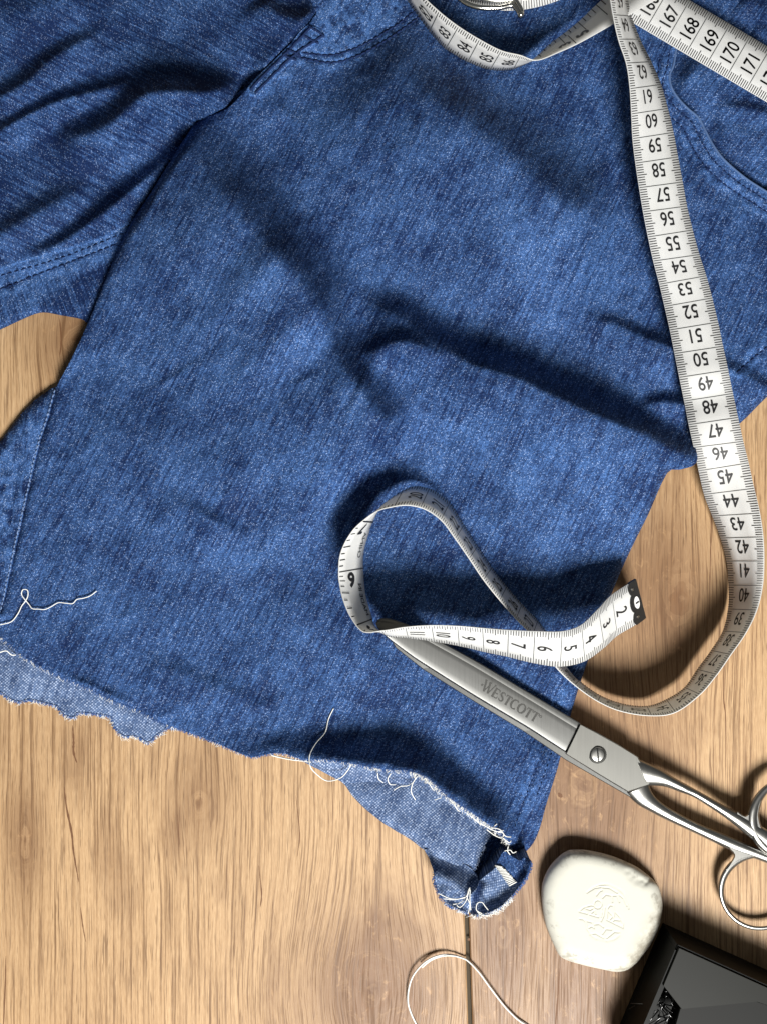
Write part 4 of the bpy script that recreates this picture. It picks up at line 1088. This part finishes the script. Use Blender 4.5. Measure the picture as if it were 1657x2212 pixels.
# lettering on the blade
def serif_word(px, py, ang, size, parent):
    """roman capitals built from strokes: thick and thin stems with small serifs"""
    G = {'W': ([((0, 1), (.28, 0), .16), ((.28, 0), (.52, 1), .07), ((.40, 1), (.68, 0), .16), ((.68, 0), (.95, 1), .07)], [(0, 1), (.45, 1), (.95, 1)], 1.0),
         'E': ([((.12, 0), (.12, 1), .16), ((.12, .96), (.6, .96), .07), ((.12, .5), (.48, .5), .07), ((.12, .04), (.62, .04), .07), ((.6, .96), (.6, .78), .06), ((.62, .04), (.62, .25), .06), ((.48, .4), (.48, .6), .05)], [(.12, 0), (.12, 1)], .70),
         'T': ([((.34, 0), (.34, 1), .16), ((.02, .96), (.66, .96), .07), ((.03, .96), (.03, .75), .06), ((.65, .96), (.65, .75), .06)], [(.34, 0)], .70),
         'S': ([((.52, .80), (.40, .97), .08), ((.40, .97), (.2, .97), .08), ((.2, .97), (.08, .78), .12), ((.08, .78), (.16, .6), .14), ((.16, .6), (.42, .42), .16), ((.42, .42), (.53, .24), .14), ((.53, .24), (.42, .04), .12), ((.42, .04), (.2, .03), .08), ((.2, .03), (.06, .22), .08)], [], .62)}
    arc = lambda a0, a1, w0, w1: [((.42 + .38 * math.cos(math.radians(a0 + (a1 - a0) * i / 12)), .5 + .5 * math.sin(math.radians(a0 + (a1 - a0) * i / 12))), (.42 + .38 * math.cos(math.radians(a0 + (a1 - a0) * (i + 1) / 12)), .5 + .5 * math.sin(math.radians(a0 + (a1 - a0) * (i + 1) / 12))), w0 + w1 * abs(math.cos(math.radians(a0 + (a1 - a0) * (i + .5) / 12)))) for i in range(12)]
    G['C'] = (arc(50, 310, .06, .11), [], .78); G['O'] = (arc(0, 360, .06, .11), [], .90)
    V, F = [], []; x = 0.0; ca, sa = math.cos(ang), math.sin(ang)
    def q(a, b, wd_):
        a = np.array(a, float); b = np.array(b, float); d = b - a; d /= np.linalg.norm(d) + 1e-9; nn = np.array([-d[1], d[0]]) * (wd_ * 1.25 + 0.015) / 2
        bi = len(V)
        for p in (a - nn, b - nn, b + nn, a + nn):
            X, Y = p[0] * size, -p[1] * size
            gx_, gy_ = px + X * ca - Y * sa, py + X * sa + Y * ca
            V.append(W(gx_, gy_, zS(gx_, gy_) + 0.1765 + 0.0003 * (len(F) % 7)))
        F.append([bi, bi + 1, bi + 2, bi + 3])
    for ch in 'WESTCOTT':
        sz = 1.18 if (ch == 'W') else 1.0
        st, ser, adv = G[ch]
        for a, b, wd_ in st: q((x + a[0] * sz, a[1] * sz - (sz - 1) * .0), (x + b[0] * sz, b[1] * sz), wd_)
        for (sx, sy) in ser: q((x + sx * sz - .13, sy * sz), (x + sx * sz + .13, sy * sz), .06)
        x += adv * sz + 0.06
    # small star before and trade ring after the word
    q((-0.26, .45), (-0.06, .55), .05); q((-0.22, .62), (-0.10, .38), .05); q((-0.06, .62), (-0.2, .40), .05)
    for i in range(8):
        a0, a1 = i * math.pi / 4, (i + 1) * math.pi / 4
        q((x + .1 + .11 * math.cos(a0), .82 + .11 * math.sin(a0)), (x + .1 + .11 * math.cos(a1), .82 + .11 * math.sin(a1)), .04)
    o = mesh_obj('engraved_lettering', V, F, M_etch, parent, smooth=False)
    return o
serif_word(1038, 1490, math.radians(31.0), 20.5, scis)

# ------------------------------------------------------------------ tailor's chalk
chalk = None
def build_chalk():
    v = lambda x, y: (x * 0.202 + 1138, y * 0.202 + 1807)
    out = [v(*p) for p in [(480, 140), (600, 140), (750, 165), (900, 205), (1050, 265), (1180, 330), (1300, 420), (1390, 510), (1430, 620), (1447, 740), (1430, 880), (1390, 1020), (1310, 1170), (1230, 1280), (1150, 1370), (1060, 1430), (950, 1447), (800, 1420), (600, 1375), (420, 1320), (340, 1265), (280, 1150), (240, 1060), (190, 920), (160, 750), (152, 580), (175, 450), (240, 320), (340, 210), (420, 155)]]
    L = catmull(np.array(out, float), 12, True); n = len(L)
    c = np.array(v(800, 800))
    em = [[(640, 600), (700, 545), (780, 515), (870, 512), (960, 545), (1030, 610), (1075, 720), (1085, 770)], [(655, 590), (720, 550), (785, 540)], [(805, 543), (880, 550), (960, 600)], [(740, 630), (775, 585), (800, 575)],
          [(805, 655), (840, 620), (890, 630), (905, 640), (910, 700)], [(920, 632), (960, 630), (985, 700)], [(985, 625), (1030, 660), (1065, 740)],
          [(620, 890), (640, 990), (690, 1060), (760, 1105), (830, 1118), (920, 1100), (990, 1050)], [(560, 880), (600, 885), (620, 910)], [(640, 905), (700, 920), (715, 980)], [(660, 975), (690, 960), (712, 975)],
          [(720, 940), (770, 935), (815, 970)], [(670, 1045), (730, 1035), (815, 1085)], [(805, 1040), (840, 990), (900, 995)], [(850, 1085), (900, 1045), (930, 1020), (985, 1025)],
          [(555, 800), (600, 760), (680, 735), (715, 740)], [(630, 770), (670, 785), (700, 770)], [(555, 803), (640, 825)], [(670, 835), (760, 862)], [(690, 815), (720, 790), (730, 830)],
          [(755 + 42 * math.cos(a), 725 + 45 * math.sin(a)) for a in np.linspace(0, 6.3, 12)], [(850, 880), (858, 770), (885, 735), (920, 740), (932, 790), (925, 860)],
          [(935, 800), (990, 860), (1025, 930), (1022, 978)], [(850, 890), (930, 930), (1022, 975)], [(870, 800), (915, 850), (880, 890)], [(915, 850), (935, 890), (900, 915)], [(935, 890), (990, 897)], [(950, 940), (1010, 955)],
          [(830, 760), (815, 850), (790, 905)], [(800, 770), (795, 860)]]
    rs = np.concatenate([np.linspace(0.02, 0.46, 70), np.linspace(0.47, 0.80, 16), np.linspace(0.82, 1.0, 26)])
    V = []; top = 1.05
    rows = []
    for r in rs:
        P = c + (L - c) * r
        # pillow profile: flat crown, soft shoulder
        e = np.clip((r - 0.72) / 0.28, 0, 1)
        z = np.full(n, top - 0.03 * r * r - 0.62 * (1 - math.sqrt(max(0, 1 - e ** 2.4))))
        th = np.arange(n)
        z += 0.012 * e * vnoise(P[:, 0] / 12, P[:, 1] / 12, 81)
        if r < 0.5:
            dm = np.full(n, 1e9)
            for l in em:
                d = seg_near(P, np.array([v(*p) for p in l], float))[0]; dm = np.minimum(dm, d)
            z -= 0.026 * np.exp(-(dm / 1.7) ** 2)
        # chipped corner, upper right, and rubbed bottom right
        ch = np.array([v(1090, 390), v(1160, 470), v(1250, 490), v(1340, 450)], float)
        d = seg_near(P, ch)[0]; z -= 0.08 * np.exp(-(d / 9) ** 2) * (0.8 + 0.6 * vnoise(P[:, 0] / 9, P[:, 1] / 9, 82)) 
        rows.append(Wn(P, z))
    for (sc_, z) in ((1.0, 0.30), (0.985, 0.12), (0.955, 0.03), (0.93, 0.0)):
        rows.append(Wn(c + (L - c) * sc_, np.full(n, z)))
    V = np.concatenate(rows); R = len(rows)
    edge = np.concatenate([np.full(n, np.clip((r - 0.72) / 0.28, 0, 1)) for r in rs] + [np.full(n, 1.0)] * 4)
    i = np.arange(R - 1)[:, None] * n; k = np.arange(n)[None]; k2 = (k + 1) % n
    F = np.stack([i + k, i + n + k, i + n + k2, i + k2], -1).reshape(-1, 4).tolist()
    F.append([kk for kk in range(n)]); 
    t = NT('cream_tailors_chalk'); M = t.math
    tc = t.node('ShaderNodeTexCoord').outputs['Object']; sp = t.node('ShaderNodeSeparateXYZ', {0: tc})
    ed = t.node('ShaderNodeAttribute', attribute_name='rim').outputs['Fac']
    n1 = t.noise(tc, 260, 4, 0.65); n2 = t.noise(tc, 90, 3, 0.6); n3 = t.noise(tc, 1500, 2, 0.6)
    smudge = M('MULTIPLY', t.ramp(ed, 0.10, 0.6), t.ramp(M('ADD', n1, M('MULTIPLY', n2, 0.6)), 0.82, 1.0))
    # the lower right flank is the dirtiest
    g = M('ADD', M('MULTIPLY', sp.outputs[0], 46), M('MULTIPLY', sp.outputs[1], -24))
    flank = M('MULTIPLY', t.ramp(g, 0.55, 1.15), t.ramp(M('ADD', n1, M('MULTIPLY', n2, 0.5)), 0.50, 0.85))
    c_ = t.mix(n2, (0.545, 0.535, 0.465, 1), (0.575, 0.565, 0.495, 1))
    c_ = t.mix(M('MULTIPLY', smudge, 0.5), c_, (0.16, 0.14, 0.11, 1))
    c_ = t.mix(M('MULTIPLY', flank, 0.75), c_, (0.22, 0.19, 0.14, 1))
    t.link(c_, t.b.inputs['Base Color']); t.b.inputs['Roughness'].default_value = 0.7; t.b.inputs['Specular IOR Level'].default_value = 0.25
    t.bump(M('ADD', n3, M('MULTIPLY', n1, 2.0)), 0.06, 0.0003)
    base = empty('chalk_base', W(c[0], c[1], 0))
    o = mesh_obj('tailors_chalk', V, F, t.m, base, attrs={'rim': edge})
    o.parent = None; o.location = base.location; bpy.data.objects.remove(base)
    bm = bmesh.new(); bm.from_mesh(o.data); bmesh.ops.recalc_face_normals(bm, faces=bm.faces); bm.to_mesh(o.data); bm.free()
    tag(o, 'worn cream bar of tailor\'s chalk with a pressed emblem lying on the wooden floor', 'tailor\'s chalk')
build_chalk()

# ------------------------------------------------------------------ black pin box
def build_box():
    HB = 2.1
    k = 42.0 / (42.0 - HB)
    fl = lambda p: (CX + (p[0] - CX) / k, CY + (p[1] - CY) / k)          # foot of a corner given at the top
    T0 = np.array((1462., 2040.)); ux = np.array((195., 88.)); ux /= np.linalg.norm(ux); uy = np.array((-ux[1], ux[0])) 
    uy = np.array((-73., 173.)); uy /= np.linalg.norm(uy)
    Wd, Ld = 330., 300.
    cor = lambda a, b: T0 + ux * a + uy * b
    box = empty('pin_box', W(*fl(cor(Wd / 2, Ld / 2)), 0))
    tag(box, 'black plastic pin box with a grey lid in the lower right corner', 'box')
    def poly_prism(name, pts, z0, z1, mat, sub=None, bev=0.06, parent=box):
        V = []; n = len(pts); c = np.mean(pts, 0)
        for (f, z) in ((1.0, z0), (1.0, z1 - bev), (1 - bev * 0.28, z1)):
            for p in pts:
                q = c + (np.array(p) - c) * f
                # pts are given as seen at height HB; keep walls upright
                X, Y, _ = W(q[0], q[1], HB); V.append((X, Y, z * 0.01))
        F = [[r * n + i, r * n + (i + 1) % n, (r + 1) * n + (i + 1) % n, (r + 1) * n + i] for r in range(2) for i in range(n)]
        F += [[2 * n + i for i in range(n)], [i for i in range(n)][::-1]]
        o = mesh_obj(name, V, F, mat, parent, smooth=False)
        bm = bmesh.new(); bm.from_mesh(o.data); bmesh.ops.recalc_face_normals(bm, faces=bm.faces); bm.to_mesh(o.data); bm.free()
        return o
    wl = 10.
    poly_prism('base', [cor(0, 0), cor(Wd, 0), cor(Wd, Ld), cor(0, Ld)], 0.0, 0.35, M_black)
    for nm, a0, a1, b0, b1 in (('wall', 0, Wd, 0, wl), ('wall', 0, wl, wl + .5, Ld - wl - .5), ('wall', Wd - wl, Wd, wl + .5, Ld - wl - .5), ('wall', 0, Wd, Ld - wl, Ld)):
        poly_prism(nm, [cor(a0, b0), cor(a1, b0), cor(a1, b1), cor(a0, b1)], 0.36, HB, M_black, bev=0.06)
    # grey lid over the upper half, its lower edge running slantwise
    poly_prism('lid', [cor(4, 4), cor(Wd - 4, 4), cor(Wd - 4, 30), cor(205, 40), cor(60, 122), cor(4, 92)], HB + 0.01, HB + 0.10, M_lid, bev=0.03)
    poly_prism('divider', [cor(62, 126), cor(205, 44), cor(Wd - 14, 34), cor(Wd - 14, 60), cor(120, 170), cor(70, 190)], 1.2, HB - 0.12, M_black, bev=0.05)
    return cor
cor = build_box()
def pins():
    V, F = tube([(0, 0, 0), (0, 0, 0.010), (0, 0, 0.026)], [0.00026, 0.00026, 0.00008], 6)
    V, F = tube([(0, 0, -0.0012), (0, 0, -0.0007), (0, 0, 0.0001)], [0.0004, 0.0008, 0.0004], 8, V, F)
    first = mesh_obj('pin', V, F, M_pin)
    for i in range(26):
        o = first if i == 0 else first.copy()
        if i: COL.objects.link(o)
        a, b = random.uniform(22, 66), random.uniform(112, 175)
        p = cor(a, b); X, Y, _ = W(p[0], p[1], 2.1)
        o.location = (X, Y, random.uniform(0.0065, 0.0165))
        d = Vector((random.uniform(0.2, 1.0), random.uniform(-1.0, -0.2), random.uniform(-0.1, 0.2)))
        if random.random() < 0.4: d = Vector((random.uniform(-1, 0.3), random.uniform(-1.0, 0.4), random.uniform(-0.1, 0.25)))
        o.rotation_euler = d.to_track_quat('Z', 'Y').to_euler()
        o.scale = (1, 1, random.uniform(0.35, 0.6))
        tag(o, 'thin steel pin heaped in the open part of the black box', 'pin', 'pins heaped in the black box')
pins()

# ------------------------------------------------------------------ loose threads
def thread(name, pts, z, r, label, second=None):
    V, F = [], []
    for (L, zz) in [(pts, z)] + ([second] if second else []):
        L2 = catmull(np.array(L, float), 10); n = len(L2)
        z2 = np.interp(np.linspace(0, 1, n), np.linspace(0, 1, len(zz)), zz)
        tube([W(L2[i, 0], L2[i, 1], z2[i]) for i in range(n)], r, 7, V, F)
    o = mesh_obj(name, V, F, M_fray)
    return tag(o, label, 'thread')
t2 = lambda x, y: (x * 0.3631, y * 0.3631 + 769.7)
p1 = [t2(-40, 1605), t2(0, 1597), t2(70, 1578), t2(110, 1530), t2(132, 1485), t2(150, 1462), t2(168, 1428), t2(168, 1395), t2(152, 1386), t2(136, 1392), t2(132, 1418), t2(150, 1445), t2(175, 1475), t2(195, 1500), t2(230, 1503), t2(270, 1505), t2(310, 1487), t2(350, 1465), t2(395, 1468), t2(435, 1470), t2(460, 1446), t2(500, 1438), t2(540, 1424), t2(578, 1396)]
zz = zA(np.clip(np.array(p1), [[4, 0]], None)) + 0.05
thread('thread', p1, list(zz + np.array([0.05] * 5 + [.1, .15, .2, .2, .15, .1, .1] + [0.04] * 12)), 0.00022, 'white looped thread trailing from the left hem corner onto the blue denim')
thread('thread', [t2(-30, 1775), t2(0, 1762), t2(40, 1752), t2(70, 1775), t2(97, 1776)], [0.7, 0.72, 0.7, 0.6, 0.5], 0.00026, 'short white thread below the hem at the left edge of the picture')
p3 = [v6(295, 143), v6(268, 200), v6(250, 270), v6(200, 330), v6(168, 390), v6(170, 450), v6(200, 490), v6(260, 530), v6(330, 515), v6(370, 475), v6(387, 443)]
z3 = zA(np.array(p3)[:5]) + 0.06
thread('thread', p3, list(z3) + [1.95, 1.7, 1.5, 1.7, 2.1, 2.2], 0.00022, 'thin white thread hanging in a curve over the middle of the hem')
thread('thread', [(586, 1631), (610, 1637), (632, 1641), (660, 1644), (672, 1646)], [1.3, 1.35, 1.45, 1.6, 1.75], 0.00030, 'white thread lying along the cut hem edge')
c5 = lambda x, y: (x * 0.2828 + 803, y * 0.2828 + 1974.5)
pc = [c5(380, 900), c5(340, 843), c5(300, 760), c5(277, 680), c5(280, 580), c5(310, 480), c5(370, 400), c5(440, 345), c5(520, 315), c5(600, 310), c5(680, 330), c5(740, 365), c5(820, 450), c5(900, 560), c5(1000, 690), c5(1100, 790), c5(1180, 843), c5(1260, 900)]
pc2 = [(p[0] + 3.2, p[1] + 2.0 + (2.0 if 11 < i else 0)) for i, p in enumerate(pc)][6:]
thread('cord', pc, [.06, .06, .08, .12, .2, .25, .25, .22, .2, .15, .12, .15, .22, .22, .15, .1, .06, .06], 0.00036, 'doubled white cord looped on the floor beside the plank joint', (pc2, [.2, .2, .2, .15, .12, .2, .2, .15, .1, .05]))

# ------------------------------------------------------------------ pieces that belong to a part
def under(child, parent): child.parent = parent
hs = [o for o in scis.children if o.name.startswith('handle') and not o.name.startswith('handle_web')]
rg = [o for o in scis.children if o.name.startswith('finger_ring')]
wb = [o for o in scis.children if o.name.startswith('handle_web')]
under(rg[0], hs[1]); under(rg[1], hs[0]); under(wb[0], hs[1]); under(wb[1], hs[0])
for o in list(scis.children):
    if o.name.startswith(('screw_slot', 'screw_seat')): under(o, screw)
    if o.name.startswith(('engraved_lettering', 'blade_spine')): under(o, [b for b in scis.children if b.name.startswith('blade.')][0])
ends = [o for o in tape.children if o.name.startswith('end_plate')]
for o in list(tape.children):
    if o.name.startswith(('number_plate', 'rivet', 'printed_number')): under(o, ends[0])
for o in list(clasp.children):
    if o.name.startswith('hook_tip'): under(o, [b for b in clasp.children if b.name == 'wire'][0])
